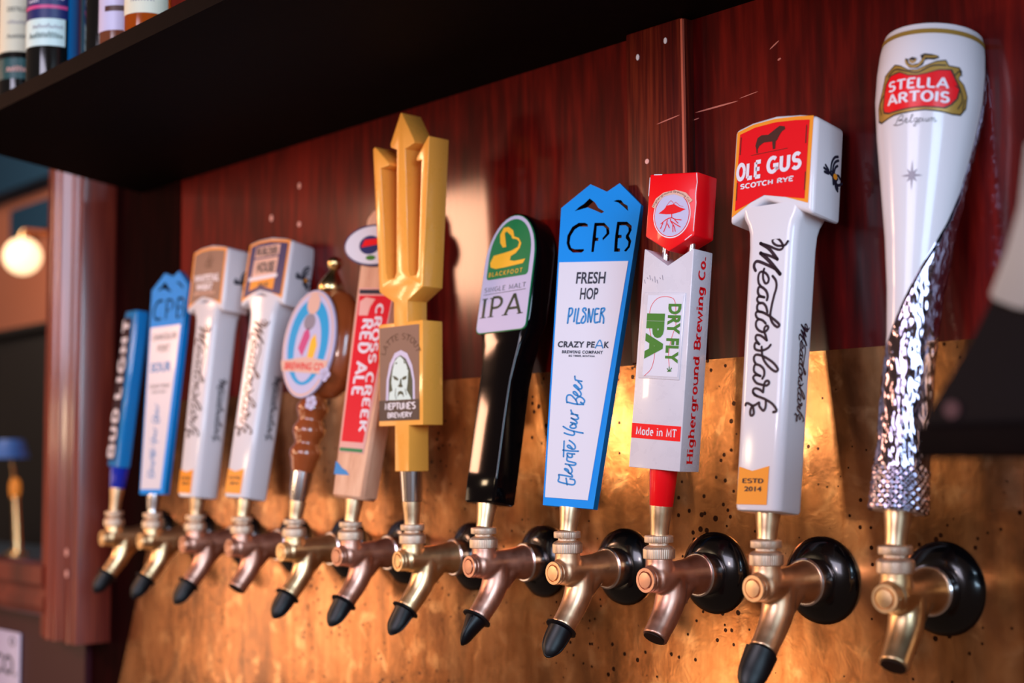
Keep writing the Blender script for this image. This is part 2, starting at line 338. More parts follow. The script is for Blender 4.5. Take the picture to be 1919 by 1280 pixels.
# own slab-serif / condensed stroke letters (cap height 1)
def A_(cx, cy, rx, ry, a0, a1, n=14): return [(cx + rx * math.cos(math.radians(a0 + (a1 - a0) * i / n)), cy + ry * math.sin(math.radians(a0 + (a1 - a0) * i / n))) for i in range(n + 1)]
G = {
 'A': (.72, [[(0, 0), (.34, 1), (.38, 1), (.72, 0)], [(.14, .33), (.58, .33)]]), 'B': (.6, [[(.08, 0), (.08, 1)], [(.08, 1), (.3, 1)] + A_(.3, .76, .22, .24, 90, -90) + [(.08, .52)], [(.08, .52), (.32, .52)] + A_(.32, .26, .26, .26, 90, -90) + [(.08, 0)]]),
 'C': (.64, [A_(.36, .5, .32, .5, 50, 310)]), 'D': (.62, [[(.08, 0), (.08, 1)], [(.08, 1), (.25, 1)] + A_(.25, .5, .33, .5, 90, -90) + [(.08, 0)]]),
 'E': (.56, [[(.08, 0), (.08, 1)], [(.08, 1), (.52, 1)], [(.08, .52), (.44, .52)], [(.08, 0), (.54, 0)]]), 'F': (.54, [[(.08, 0), (.08, 1)], [(.08, 1), (.52, 1)], [(.08, .52), (.42, .52)]]),
 'G': (.68, [A_(.36, .5, .32, .5, 50, 340), [(.4, .45), (.66, .45), (.66, .1)]]), 'H': (.7, [[(.1, 0), (.1, 1)], [(.6, 0), (.6, 1)], [(.1, .5), (.6, .5)]]),
 'I': (.22, [[(.11, 0), (.11, 1)]]), 'K': (.66, [[(.08, 0), (.08, 1)], [(.6, 1), (.1, .42)], [(.26, .6), (.62, 0)]]), 'L': (.52, [[(.08, 0), (.08, 1)], [(.08, 0), (.5, 0)]]),
 'M': (.86, [[(.08, 0), (.1, 1), (.43, .15), (.76, 1), (.78, 0)]]), 'N': (.7, [[(.08, 0), (.08, 1), (.62, 0), (.62, 1)]]), 'O': (.7, [A_(.35, .5, .31, .5, 0, 360, 24)]),
 'P': (.58, [[(.08, 0), (.08, 1)], [(.08, 1), (.28, 1)] + A_(.28, .73, .26, .27, 90, -90) + [(.08, .46)]]), 'R': (.64, [[(.08, 0), (.08, 1)], [(.08, 1), (.28, 1)] + A_(.28, .75, .25, .25, 90, -90) + [(.08, .5)], [(.3, .5), (.6, 0)]]),
 'S': (.56, [A_(.29, .74, .22, .26, 35, 230, 10) + A_(.27, .26, .24, .27, 60, -150, 12)]), 'T': (.62, [[(.31, 0), (.31, 1)], [(.02, 1), (.6, 1)]]), 'U': (.66, [[(.08, 1), (.08, .3)] + A_(.33, .3, .25, .3, 180, 360) + [(.58, 1)]]),
 'W': (.95, [[(.0, 1), (.24, 0), (.47, .8), (.7, 0), (.94, 1)]]), 'Y': (.66, [[(.0, 1), (.33, .45), (.66, 1)], [(.33, .45), (.33, 0)]]), 'V': (.66, [[(.0, 1), (.33, 0), (.66, 1)]]),
 'a': (.52, [A_(.25, .33, .19, .33, 0, 360, 18), [(.45, .68), (.45, 0)]]), 'd': (.56, [A_(.26, .33, .2, .33, 0, 360, 18), [(.47, 1), (.47, 0)]]), 'e': (.52, [[(.07, .36), (.46, .36)] + A_(.265, .34, .2, .34, 8, 310, 16)]),
 'g': (.56, [A_(.26, .34, .2, .32, 0, 360, 18), [(.47, .68), (.47, -.1)] + A_(.27, -.1, .2, .2, 0, -150, 8)]), 'h': (.6, [[(.08, 0), (.08, 1)], [(.08, .4)] + A_(.29, .42, .21, .26, 160, 0, 10) + [(.5, 0)]]),
 'i': (.24, [[(.11, 0), (.11, .68)], [(.11, .88), (.11, .99)]]), 'n': (.6, [[(.08, 0), (.08, .68)], [(.08, .4)] + A_(.29, .42, .21, .26, 160, 0, 10) + [(.5, 0)]]), 'o': (.54, [A_(.27, .34, .21, .34, 0, 360, 20)]),
 'r': (.42, [[(.08, 0), (.08, .68)], [(.08, .4)] + A_(.27, .42, .19, .26, 160, 50, 6)]), 'u': (.6, [[(.08, .68), (.08, .25)] + A_(.29, .26, .21, .26, 180, 340, 10) + [(.5, .3)], [(.5, .68), (.5, 0)]]),
 'w': (.8, [[(.0, .68), (.2, 0), (.38, .6), (.56, 0), (.76, .68)]]), '.': (.2, [[(.1, 0), (.1, .1)]]), ' ': (.32, []), "'": (.14, [[(.07, 1), (.07, .75)]]),
}
def slab(s, wd=.13, serif=.0, sp=.1, cond=1.0, st=.07):
    """text from the stroke letters; serif = half length of the foot bars; st = their thickness"""
    parts, x = [], 0
    for ch in s:
        adv, strokes = G[ch]
        for k in strokes:
            pts = [((p[0]) * cond + x, p[1]) for p in k]
            parts.append(ribbon(pts, wd, False))
            if serif:
                for a, b in ((pts[0], pts[1]), (pts[-1], pts[-2])):
                    if abs(a[1] - b[1]) > 1.2 * abs(a[0] - b[0]) and (abs(a[1]) < .02 or abs(a[1] - 1) < .02 or abs(a[1] - .68) < .02) and not (ch in 'CGSOaoegdcr.' and len(k) > 5 and ch not in 'r'):
                        zz = a[1] + (st / 2 if a[1] < .02 else -st / 2)
                        low = a[1] < .02 or a[1] > .9 and ch.isupper()
                        parts.append(ribbon([(a[0] - serif, zz), (a[0] + (serif if low else 0), zz)], st, False))
                if ch in 'TEF' and k[0][1] == 1 and k[-1][1] == 1:
                    parts.append(ribbon([(pts[-1][0], 1 + st / 2), (pts[-1][0], 1 - serif * 1.6)], st, False))
                    if ch == 'T': parts.append(ribbon([(pts[0][0], 1 + st / 2), (pts[0][0], 1 - serif * 1.6)], st, False))
                if ch in 'MNAW':
                    pass
        x += adv * cond + sp
    return merge(parts)
def arc_text(vf, cx, cz, rx, rz, a0, a1, h):
    """bend a flat drawing along an ellipse arc from angle a0 (left) to a1 (right)"""
    V, F = fit(vf, 0, 0, 1, h); out = []
    for u, v in V:
        a = math.radians(a0 + (a1 - a0) * u); out.append((cx + (rx + v) * math.cos(a), cz + (rz + v) * math.sin(a)))
    return out, F
def strokes(list_, wd, n=5):
    ws = wd if isinstance(wd, (list, tuple)) else [wd] * len(list_)
    return merge([ribbon(catmull(s, n) if len(s) > 2 else s, q) for s, q in zip(list_, ws)])

def scribble(n, seed=1):
    """illegible handwriting: n wavy loops"""
    r = random.Random(seed); pts = []
    for i in range(n * 2 + 1): pts.append((i * .5, (1 if i % 2 else 0) * r.uniform(.5, 1.1)))
    return ribbon(catmull(pts, 4), .22)
TR = {"meadow":[[[18.0,247.0],[16.0,244.4],[13.6,243.7],[7.7,244.4],[3.5,247.4],[3.3,250.0],[6.1,251.2],[10.3,248.5],[13.6,243.7],[13.0,241.3],[10.1,240.6],[5.6,242.1],[-0.4,245.0],[-8.8,248.1]],[[-8.8,248.1],[0.5,242.0],[8.8,232.6]],[[8.8,232.6],[1.6,236.2],[-8.2,239.7]],[[-8.2,239.7],[1.2,231.8],[12.2,219.9]],[[12.2,219.9],[8.3,224.1],[-2.3,229.6],[-10.7,233.0],[-13.6,231.3],[-13.8,228.2],[-12.1,225.1]],[[-3.7,225.9],[-4.5,222.8],[-4.1,217.7],[-2.0,213.7],[0.6,213.8],[1.4,217.2],[-1.0,221.2],[-4.9,223.5],[-7.8,223.1],[-9.1,219.4],[-8.3,214.3],[-5.9,211.2]],[[0.8,199.2],[1.3,202.7],[-0.8,207.3],[-5.5,210.8],[-8.1,210.4],[-8.6,206.7],[-6.5,203.3],[-1.9,201.7]],[[-1.9,201.7],[-7.2,202.7],[-8.9,201.0],[-8.0,198.4],[-5.3,196.9]],[[1.9,188.8],[0.5,193.3],[-2.7,196.7],[-6.8,197.0],[-8.5,194.6],[-7.5,190.8],[-2.6,189.1],[4.3,185.5],[11.9,180.0],[14.2,177.3],[12.2,175.9],[7.6,179.6],[5.0,185.4],[5.6,192.9],[7.5,202.1],[9.3,208.9],[8.5,214.6],[5.0,219.0]],[[-2.6,189.1],[-7.8,190.2],[-9.5,188.4],[-8.2,185.2],[-5.9,183.7]],[[0.9,179.6],[-2.2,182.3],[-5.9,183.5],[-8.4,181.8],[-8.5,178.1],[-6.1,174.8],[-1.5,172.6],[2.1,173.6],[3.7,176.0],[2.2,177.6],[0.1,176.2],[-0.1,173.1],[1.6,169.3],[3.0,165.4]],[[3.0,165.4],[-2.8,169.5],[-7.3,170.4],[-8.2,168.0],[-6.9,165.4],[-4.2,162.7]],[[-4.2,162.7],[-7.6,164.2],[-8.9,161.8],[-7.9,158.9],[-4.2,157.4],[0.2,157.5],[4.5,159.1],[6.9,161.5]],[[-1.8,160.4],[-1.2,156.3],[-0.5,152.6],[2.4,147.5],[7.8,142.3],[13.0,139.3],[15.1,141.0],[11.9,145.2],[6.6,149.1],[-0.2,152.6],[-6.1,154.1],[-8.6,152.4],[-8.4,149.3],[-6.7,146.7]],[[0.7,134.0],[2.3,137.0],[1.7,141.3],[-1.8,144.6],[-6.3,146.0],[-8.0,144.3],[-7.8,140.5],[-5.0,137.9],[-1.2,136.2]],[[-1.2,136.2],[-5.7,137.3],[-8.2,135.6],[-7.2,133.1],[-4.5,130.5],[-0.0,129.1],[5.1,128.2],[7.5,130.0],[6.3,131.9],[3.8,131.4],[2.6,128.3],[2.4,125.9],[2.2,122.8]],[[2.2,122.8],[-2.0,125.4],[-6.0,126.2],[-7.8,124.4],[-6.4,121.3],[-3.8,120.0]],[[-7.6,122.6],[-3.8,120.0],[3.7,117.3],[11.1,113.4],[15.4,109.0],[15.5,106.9],[13.0,106.3]],[[5.2,116.0],[5.5,112.3],[4.9,109.3],[3.2,107.8],[-0.6,111.3],[-1.2,114.3],[-4.7,112.6],[-7.6,112.1],[-11.4,114.0],[-13.7,114.1],[-14.3,112.6]],[[-7.6,112.1],[-9.2,108.4],[-8.9,104.7],[-7.1,104.1],[-5.7,105.9],[-6.4,109.6],[-7.6,112.1]]],
"elevate":[[[5.1,123.9],[-3.3,124.0],[-12.3,125.5]],[[-12.7,125.1],[-13.6,128.2],[-13.3,131.4],[-11.4,132.5],[-8.7,132.0],[-5.7,129.7],[-3.2,127.4],[-1.5,123.9]],[[-3.7,127.7],[-2.6,129.8],[-0.1,131.0],[3.1,130.0],[5.6,127.7],[5.4,125.7],[3.7,125.0],[1.8,125.9]],[[-2.4,131.8],[-5.7,133.3],[-7.3,135.2],[-5.5,135.7],[-2.6,133.4],[-1.5,131.8],[0.7,131.9],[1.3,133.9],[-0.3,136.2],[-2.2,137.7]],[[-2.2,137.7],[-6.1,140.4],[-7.4,141.6],[-5.9,142.2],[-3.0,140.1],[-1.0,138.6],[0.7,138.6],[1.4,140.2],[-0.2,143.0],[-3.2,145.3]],[[0.6,145.8],[-4.2,146.5],[-6.5,147.2],[-7.2,149.2],[-7.4,150.6]],[[0.2,113.6],[-4.3,114.2],[-7.0,114.5]],[[-4.8,114.4],[-6.7,116.1],[-7.6,118.1]],[[-6.5,106.4],[-3.7,106.0],[-0.6,105.3],[0.2,106.5],[-1.8,108.4],[-6.5,110.6]],[[-6.5,110.6],[-2.8,109.5],[0.2,109.7],[1.2,110.9],[-0.1,112.4],[-2.0,113.9]],[[-4.3,104.7],[-6.3,103.4],[-6.4,101.9],[-3.8,101.0],[-0.8,101.6],[-0.5,103.4],[-2.6,105.0],[-4.8,104.9]],[[-14.0,102.3],[-8.6,99.8],[-1.8,98.2],[7.7,96.9]],[[-12.1,96.2],[-7.5,95.0],[-3.0,94.4],[-1.2,95.7],[-2.3,98.1]],[[-11.3,88.6],[-10.2,73.9]],[[-11.5,80.0],[-3.4,79.6],[4.8,79.8]],[[-2.0,81.4],[-6.0,82.7],[-7.3,84.1],[-5.7,84.9],[-2.7,82.9],[-1.4,81.5],[1.0,82.1],[0.6,85.0],[-2.8,87.8],[-6.0,89.4]],[[1.3,76.9],[-3.1,77.0],[-6.4,77.3],[-6.2,75.3],[-3.8,73.5],[-1.1,74.1],[-1.3,76.1]],[[-6.2,75.3],[-5.9,70.5],[-0.5,69.3],[3.2,68.5],[3.1,67.0],[-0.2,66.4],[-7.4,67.2]],[[-3.4,66.2],[-0.4,63.4],[0.5,60.5],[-1.4,58.5],[-4.4,60.3],[-7.4,62.0],[-6.9,62.8],[-4.0,61.8],[-2.6,59.1]],[[-2.6,59.1],[0.3,57.6],[1.3,56.2],[0.6,55.4],[-6.1,56.3],[-13.1,56.8]],[[-13.1,56.8],[-12.4,53.9],[-12.6,50.5],[-5.2,49.0],[2.6,48.3],[4.8,50.1],[3.7,52.9],[-0.8,53.6]],[[-3.1,47.9],[-5.0,53.9]]],
"pilsner":[[[-21.4,201.7],[-21.2,216.1]],[[-21.2,215.9],[-19.1,216.4],[-17.6,214.8],[-17.9,211.0],[-20.2,208.2]],[[-14.8,203.4],[-14.2,215.6]],[[-11.1,216.1],[-11.8,202.8],[-10.2,201.8],[-8.4,201.9]],[[-3.3,214.2],[-3.2,215.6],[-4.8,216.5],[-6.4,215.6],[-6.2,213.7],[-3.9,211.5],[-2.6,208.8],[-2.7,204.5],[-4.5,202.0],[-6.7,202.6],[-6.7,205.0],[-5.0,208.5]],[[0.1,202.9],[-0.2,215.6]],[[-0.2,215.6],[3.4,202.9]],[[3.4,202.9],[4.6,215.6]],[[10.4,215.8],[7.0,215.2],[6.8,206.7],[7.5,202.9],[9.1,202.4],[11.1,202.9]],[[7.2,210.4],[9.7,210.8]],[[12.8,202.9],[13.1,215.8]],[[13.1,215.8],[15.4,216.4],[16.6,215.6],[16.0,213.7],[13.6,211.5]],[[13.6,211.5],[16.4,207.2],[16.8,201.9]]],
"cpb_holes":[[[-27.6,313.3],[-23.1,317.5],[-18.6,320.1],[-12.8,325.6],[-6.4,321.2],[-2.2,315.6],[4.7,311.6],[1.9,310.1],[-4.8,313.0],[-13.8,316.6]],[[13.4,321.8],[17.3,322.9],[21.3,322.5],[24.6,318.9],[28.9,316.6],[30.1,311.2],[25.6,315.1],[18.7,320.2]],[[-11.8,299.7],[-11.4,296.7],[-12.4,297.3],[-20.7,297.6],[-25.4,294.7],[-29.1,288.3],[-29.4,281.3],[-27.0,276.3],[-22.7,274.9],[-13.0,274.9],[-12.8,273.3],[-15.2,271.5],[-24.7,271.7],[-29.9,275.3],[-32.7,281.3],[-32.7,289.0],[-28.4,297.5],[-21.7,301.4],[-15.2,301.2]],[[-4.7,271.8],[-5.0,286.6],[-4.6,300.8],[5.9,300.5],[11.8,295.2],[12.7,289.3],[6.5,283.0],[5.7,285.2],[9.5,289.9],[8.6,294.8],[5.2,297.3],[-1.6,297.5],[-1.4,285.9],[1.5,285.8],[1.6,282.6],[-1.6,282.7],[-2.1,271.7]],[[19.6,271.5],[19.0,287.5],[19.7,301.1],[30.1,300.8],[35.4,296.6],[35.8,292.3],[33.6,286.5],[36.7,281.7],[35.7,275.4],[32.2,271.2],[30.1,272.3],[33.6,277.0],[33.7,281.2],[30.5,284.5],[30.4,287.2],[32.8,291.3],[32.1,295.1],[29.3,297.3],[22.7,297.3],[22.3,288.2],[25.8,287.8],[26.1,284.9],[22.4,284.7],[22.7,275.1],[25.6,274.5],[25.9,271.4]]],
"og_dog":[[-16.7,326.6],[-17.4,331.2],[-18.3,333.3],[-16.5,339.9],[-12.7,341.8],[-5.8,341.1],[0.6,344.9],[4.9,347.1],[10.0,345.8],[10.7,343.2],[7.5,341.8],[4.9,338.3],[3.5,335.6],[1.9,333.9],[1.8,327.6],[-0.5,327.5],[-1.5,334.5],[-9.9,334.9],[-14.3,332.6],[-15.8,329.9],[-15.6,326.4]],
"bf_swan":[[-28.0,279.3],[-23.9,286.5],[-9.0,287.8],[2.8,289.0],[11.3,291.7],[12.6,296.9],[8.3,300.5],[1.2,302.2],[-0.9,305.7],[-8.6,311.2],[-11.5,309.9],[-6.3,294.0],[-11.6,294.1],[-16.4,299.7],[-18.1,308.7],[-14.0,315.8],[-6.5,315.8],[1.2,310.9],[3.9,304.0],[11.1,301.4],[15.8,295.4],[14.5,290.2],[9.4,285.5],[2.4,283.1],[1.7,278.9],[8.0,277.1],[24.8,277.6],[21.9,273.2],[-6.0,271.8],[-18.1,271.6],[-26.3,274.2]],
"nep_outline":[[-10.2,61.1],[14.5,60.1],[3.7,61.1],[4.4,108.6],[31.9,108.9],[31.4,217.7],[6.9,219.5],[7.0,243.6],[31.6,254.1],[46.1,413.8],[27.2,389.9],[23.6,283.3],[10.2,265.7],[2.9,275.1],[6.6,412.4],[42.5,408.2],[6.7,445.9],[-16.2,410.9],[-8.2,404.3],[-9.6,272.9],[-21.3,268.1],[-30.9,278.6],[-35.1,387.2],[-10.9,385.3],[-26.9,405.5],[-44.8,412.0],[-39.0,254.7],[-13.9,238.5],[-14.0,219.4],[-36.9,219.4],[-37.0,113.0],[-10.1,108.9]],
"nep_white":[[-24.4,135.9],[-23.3,157.8],[-18.2,174.8],[-10.0,185.7],[0.0,188.4],[9.9,184.5],[17.8,171.6],[21.6,155.7],[22.1,134.2]],
"nep_black":[[-20.3,135.7],[-19.2,157.6],[-14.1,172.0],[-8.0,180.3],[-0.6,183.1],[7.9,178.7],[14.8,167.8],[18.3,155.9],[18.6,134.3]],
"nep_face":[[-19.3,136.3],[-18.2,144.3],[-13.2,146.1],[-15.2,154.8],[-13.1,167.9],[-10.1,176.4],[-5.0,180.7],[-0.6,181.8],[6.9,176.1],[11.8,166.6],[10.8,153.6],[9.2,145.8],[14.7,139.0],[16.6,135.0]],
"nep_feat":[[[-13.1,162.0],[-8.1,161.0],[-3.5,158.2],[-4.3,156.2],[-10.1,157.8]],[[1.3,158.0],[4.9,160.4],[9.8,160.8],[8.8,157.6],[3.9,156.5]],[[-0.7,158.1],[1.3,158.0],[1.3,152.7],[3.9,149.9],[-0.1,148.8],[-4.7,150.3],[-2.1,152.8]],[[-5.6,138.5],[-4.1,144.4],[-0.1,145.5],[3.8,144.0],[5.2,138.1],[2.4,141.5],[-0.8,142.2],[-3.2,141.3]],[[-9.5,175.0],[-5.0,176.1],[-6.7,173.5]],[[4.0,177.6],[7.9,174.7],[5.9,173.5]],[[9.9,169.4],[12.8,166.6],[10.5,167.4]]],
"hg_ban":[[-19.9,290.1],[-16.3,297.3],[-8.5,302.3],[3.5,304.2],[14.1,301.4],[21.4,294.6],[18.0,292.0],[12.9,297.0],[2.2,300.5],[-7.5,299.1],[-14.3,293.1],[-16.4,288.3]],
"hg_tree":[[-12.4,284.0],[-7.3,287.3],[-4.3,290.7],[2.8,291.8],[8.7,288.9],[14.8,287.0],[9.0,284.7],[1.9,283.2],[-4.5,283.1]],
"hg_roots":[[[1.1,283.6],[1.4,279.8]],[[1.4,280.1],[-3.4,278.9],[-9.2,274.9]],[[-2.9,278.2],[-3.8,273.4],[-5.8,267.9]],[[0.3,278.8],[0.8,276.7],[4.4,272.5],[6.0,268.0]],[[1.4,280.1],[4.7,278.7],[11.2,277.8]],[[4.8,278.0],[8.2,275.1]],[[1.6,276.7],[6.7,273.8],[10.9,271.7]],[[3.1,273.2],[3.6,267.7]],[[-7.2,275.5],[-9.3,270.7]],[[-2.3,274.7],[-0.4,271.2]]],
"hg_mtn":[[-5.1,290.0],[-0.6,295.0],[2.8,291.8],[4.3,293.5],[8.6,290.3],[12.3,289.5]],
"hg_curve":[[-15.3,142.2],[-8.6,149.3],[-6.4,161.6],[-9.4,170.6],[-13.1,182.7],[-14.4,193.3],[-13.0,203.3],[-6.3,210.2],[4.3,211.1],[10.9,206.6],[13.4,186.3]],
"hg_curve2":[[13.4,186.3],[9.8,175.7],[7.9,162.0],[9.6,150.1]],
"st_frame":[[-42.0,330.6],[-41.9,340.9],[-32.8,351.5],[-28.4,363.2],[-14.5,369.4],[-7.2,367.6],[1.9,363.5],[11.1,362.8],[18.7,365.4],[29.7,369.1],[39.2,370.4],[42.7,366.4],[54.2,366.3],[57.5,363.2],[54.4,357.7],[60.7,354.3],[67.4,346.1],[68.0,337.5],[61.8,331.5],[51.2,330.8],[42.3,331.6],[21.8,332.4],[0.9,331.2],[-13.6,330.6],[-25.5,328.9],[-35.0,328.0]],
"st_red":[[-28.6,334.8],[-30.1,338.4],[-28.5,344.0],[-25.4,355.9],[-19.2,361.4],[-7.9,362.5],[2.2,359.1],[11.5,358.4],[21.1,359.6],[32.4,362.4],[45.1,363.3],[50.1,357.1],[56.2,350.0],[54.5,342.5],[48.7,337.5],[41.8,334.4],[31.6,334.4],[21.6,334.5],[9.4,334.1],[-4.9,333.5],[-20.6,332.9]],
"horn":[[-2.9,373.7],[-1.7,369.1],[2.8,365.3],[11.0,364.3],[16.6,366.9],[18.2,370.5],[21.9,371.2],[27.7,370.9],[32.8,372.6],[31.2,374.4],[25.3,375.4],[17.6,376.2],[13.4,374.9],[15.2,371.4],[12.6,368.6],[5.7,367.6],[1.4,369.4],[0.5,372.5],[5.0,374.0],[10.2,372.4],[8.5,370.3]]}
# ---------------------------------------------------------------- the setting
WX0, WX1 = -2.12, 1.3
wall = box('wall_back', (WX0, WX1, 0, .05, -.95, 1.45), MT['wall']); tag(wall, 'glossy dark red mahogany panel wall behind the taps', 'wall', kind='structure')
def small_quad(name, x, z, w_, h_, m, y=-.0006, rot=0):
    P = [(x + (w_ / 2 * math.cos(a) * math.cos(rot) - h_ / 2 * math.sin(a) * math.sin(rot)) , z + (w_ / 2 * math.cos(a) * math.sin(rot) + h_ / 2 * math.sin(a) * math.cos(rot))) for a in [i * math.pi / 5 for i in range(10)]]
    return P
def specks(name, items, y, m, parent):
    bm = bmesh.new()
    for x, z, w_, h_, r in items: add_prism(bm, small_quad('', x, z, w_, h_, None, rot=r), y - .0005, y + .0004)
    return link(name, bm_mesh(bm, 1), m, parent)
specks('paint_speck', [(-1.537, .357, .006, .008, 0)], 0, MT['speck'], wall)
specks('paint_speck', [(-1.604, .324, .007, .009, 0)], 0, MT['speck'], wall)
specks('paint_speck', [(-1.537, .307, .007, .007, 0)], 0, MT['speck'], wall)
specks('scratch_mark', [(-.838, .3235, .052, .0016, .02), (-.80, .327, .022, .0008, .1), (-.865, .3165, .012, .001, .1), (-.765, .352, .004, .002, .3), (-.77, .366, .012, .0014, .5)], 0, MT['scratch'], wall)
batten = box('trim_1', (-.938, -.865, -.015, .002, .0915, .412), MT['batten'], None, .002); tag(batten, 'vertical mahogany batten on the wall between blue and red handles', 'trim', kind='structure')
o_ = box('edge_highlight', (-.8668, -.8643, -.0156, -.0128, .0915, .41), MT['edge'], batten)  # pale strip paints the lit highlight along the batten's right edge
specks('paint_speck', [(-.922, .386, .004, .006, 0)], -.015, MT['wtext'], batten)
specks('paint_speck', [(-.886, .394, .004, .006, 0)], -.015, MT['wtext'], batten)
specks('paint_speck', [(-.912, .283, .005, .005, 0)], -.015, MT['speck'], batten)
specks('scratch_mark', [(-.884, .318, .03, .0012, .12)], -.015, MT['scratch'], batten)
# brass backsplash: left edge cut aslant
bm = bmesh.new(); zt_, zb_ = .0915, -.9
xl = lambda z: -1.8452 + (z - .0964) * (.1769 / .4221)
add_prism(bm, [(xl(zb_), zb_), (1.25, zb_), (1.25, zt_), (xl(zt_), zt_)], -.0024, -.0003)
bs = link('brass_backsplash', bm_mesh(bm, 1), MT['brass_sheet']); tag(bs, 'worn stained sheet of brass covering the wall behind the faucets', 'backsplash')
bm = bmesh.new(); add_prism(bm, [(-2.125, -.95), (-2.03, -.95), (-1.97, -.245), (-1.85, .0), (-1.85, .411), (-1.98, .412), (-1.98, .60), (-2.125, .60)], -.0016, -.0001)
dg_ = link('gap_shade_board', bm_mesh(bm, 1), MT['gapshade']); tag(dg_, 'added near black board painting the shade between the wooden frame and the brass', 'trim', kind='structure')  # board added to paint the wall strip beside the post as shadow
# floor-level continuation of the lower left wall, the opening and its wooden frame
lw = box('wall_left', (-4.0, -2.12, -.012, .04, -.95, -.245), MT['wine']); tag(lw, 'dark wine red wall panel below the wooden frame', 'wall', kind='structure')
fr = bpy.data.objects.new('window_1', None); COL.objects.link(fr); fr.location = (-2.12, -.05, .2); tag(fr, 'wooden frame of the opening left of the taps', 'window frame', kind='structure')
def child(o): o.parent = fr; o.matrix_parent_inverse = fr.matrix_basis.inverted(); return o
# moulded stile: profile in x,y extruded in z
def profile_z(name, prof, z0, z1, m, skew=0):
    bm = bmesh.new(); a = [bm.verts.new((x, y, z0 + skew * (x - prof[0][0]))) for x, y in prof]; c = [bm.verts.new((x, y, z1)) for x, y in prof]; n = len(prof)
    bm.faces.new(a[::-1]); bm.faces.new(c)
    for i in range(n): bm.faces.new((a[i], a[(i + 1) % n], c[(i + 1) % n], c[i]))
    return link(name, bm_mesh(bm, 1), m, None, 40)
P = [(-2.057, .0), (-2.057, -.054), (-2.059, -.0565), (-2.070, -.0565)]
def bump_(x0, x1, y, h, n=6): return [(x0 + (x1 - x0) * i / n, y - h * math.sin(math.pi * i / n)) for i in range(n + 1)]
P += bump_(-2.073, -2.097, -.048, .013) + bump_(-2.100, -2.124, -.048, -.012) + bump_(-2.127, -2.148, -.050, .010) + bump_(-2.152, -2.174, -.048, .011) + [(-2.176, -.046), (-2.214, -.044), (-2.216, .0)]
child(profile_z('stile', P, -.268, .60, MT['post']))
bm = bmesh.new()
# rail: profile in y,z run along x
prof = [(0, -.156), (-.050, -.156), (-.055, -.160), (-.055, -.185), (-.050, -.190), (-.047, -.200), (-.052, -.212), (-.050, -.228), (-.040, -.238), (0, -.238)]
a = [bm.verts.new((-3.6, y, z)) for y, z in prof]; c = [bm.verts.new((-2.19, y, z)) for y, z in prof]; n = len(prof)
bm.faces.new(a[::-1]); bm.faces.new(c)
for i in range(n): bm.faces.new((a[i], a[(i + 1) % n], c[(i + 1) % n], c[i]))
child(link('rail', bm_mesh(bm, 1), MT['post'], None, 40))
for x, z in ((-2.085, -.131), (-2.083, -.163)):
    child(specks('paint_speck', [(x, z, .009, .012, 0)], -.0605, MT['speck'], None))
# seen through the opening
fw = box('wall_far', (-7.5, -2.3, .95, 1.0, -1.2, 2.2), MT['farwall']); tag(fw, 'peach plaster wall of the far room, out of focus', 'wall', kind='structure')
bl = box('trim_2', (-7.5, -2.3, .86, .96, .925, 2.2), MT['farblue']); tag(bl, 'dark blue upper wall band in the far room', 'trim', kind='structure')
bl2 = box('trim_3', (-4.76, -4.2, .91, .96, .775, .875), MT['farblue']); tag(bl2, 'dark blue recess behind the glowing globe lamp', 'trim', kind='structure')
cb = bpy.data.objects.new('back_cabinet', None); COL.objects.link(cb); cb.location = (-4.4, .7, -1.2); tag(cb, 'black cabinet seen through the wooden frame, out of focus', 'cabinet')
for nm, b_ in (('carcass', (-5.6, -3.3, .62, .9, -1.2, .37)), ('top_board', (-5.65, -3.25, .60, .92, .37, .392))):
    o = box(nm, b_, MT['farblack'], None, .004); o.parent = cb; o.matrix_parent_inverse = cb.matrix_basis.inverted()
for x in (-5.0, -4.4, -3.8):
    o = box('door', (x - .27, x + .27, .606, .622, -1.15, .33), MT['farblack'], None, .006); o.parent = cb; o.matrix_parent_inverse = cb.matrix_basis.inverted()
gl = empty('globe_lamp', Matrix.Translation((-4.175, .717, .633)))
lathe('globe', [(1, -56)] + [(56 * math.cos(math.radians(a)), 56 * math.sin(math.radians(a))) for a in range(-80, 85, 10)] + [(1, 56)], MT['globe'], gl, 28)
lathe('neck', [(18, 52), (18, 68), (6, 72), (6, 80)], MT['gold'], gl, 16)
box('bracket', (-.006, .006, 0, .24, .072, .084), MT['gold'], gl)
tag(gl, 'glowing round cream globe lamp in the far room', 'lamp')
# counter, small lamp on it
ct = box('far_counter', (-4.1, -2.45, .12, .55, -.235, -.205), MT['counter'], None, .004); tag(ct, 'blue grey counter top beyond the frame, out of focus', 'counter')
cbs = box('counter_base', (-4.05, -2.5, .16, .52, -.95, -.235), MT['farblack'], ct)
tl = empty('table_lamp', Matrix.Translation((-3.245, .335, -.205)))
lathe('base', [(30, 0), (30, 5), (12, 12), (7, 18)], MT['gold'], tl, 24)
bm = bmesh.new(); add_tube(bm, [(10, 0, 8), (4, 0, 60), (-8, 0, 130), (-20, 0, 180)], [11, 9, 8, 7], 14); link('stem', bm_mesh(bm), MT['gold'], tl, 40)
lathe('amber_bulb', [(3, 130), (10, 134), (13, 150), (12, 168), (6, 178)], MT['bulbamber'], tl, 18, origin=(-12, 0, 0))
lathe('lamp_shade', [(44, 224), (42, 232), (32, 262), (28, 268)], MT['shade'], tl, 28, origin=(-40, 0, 0))
bm = bmesh.new(); add_tube(bm, [(-18, 0, 176), (-30, 0, 205), (-40, 0, 240)], [4, 4, 4], 10); link('arm', bm_mesh(bm), MT['gold'], tl, 40)
tag(tl, 'blurred small lamp with blue shade and gold stem on the far counter', 'lamp')
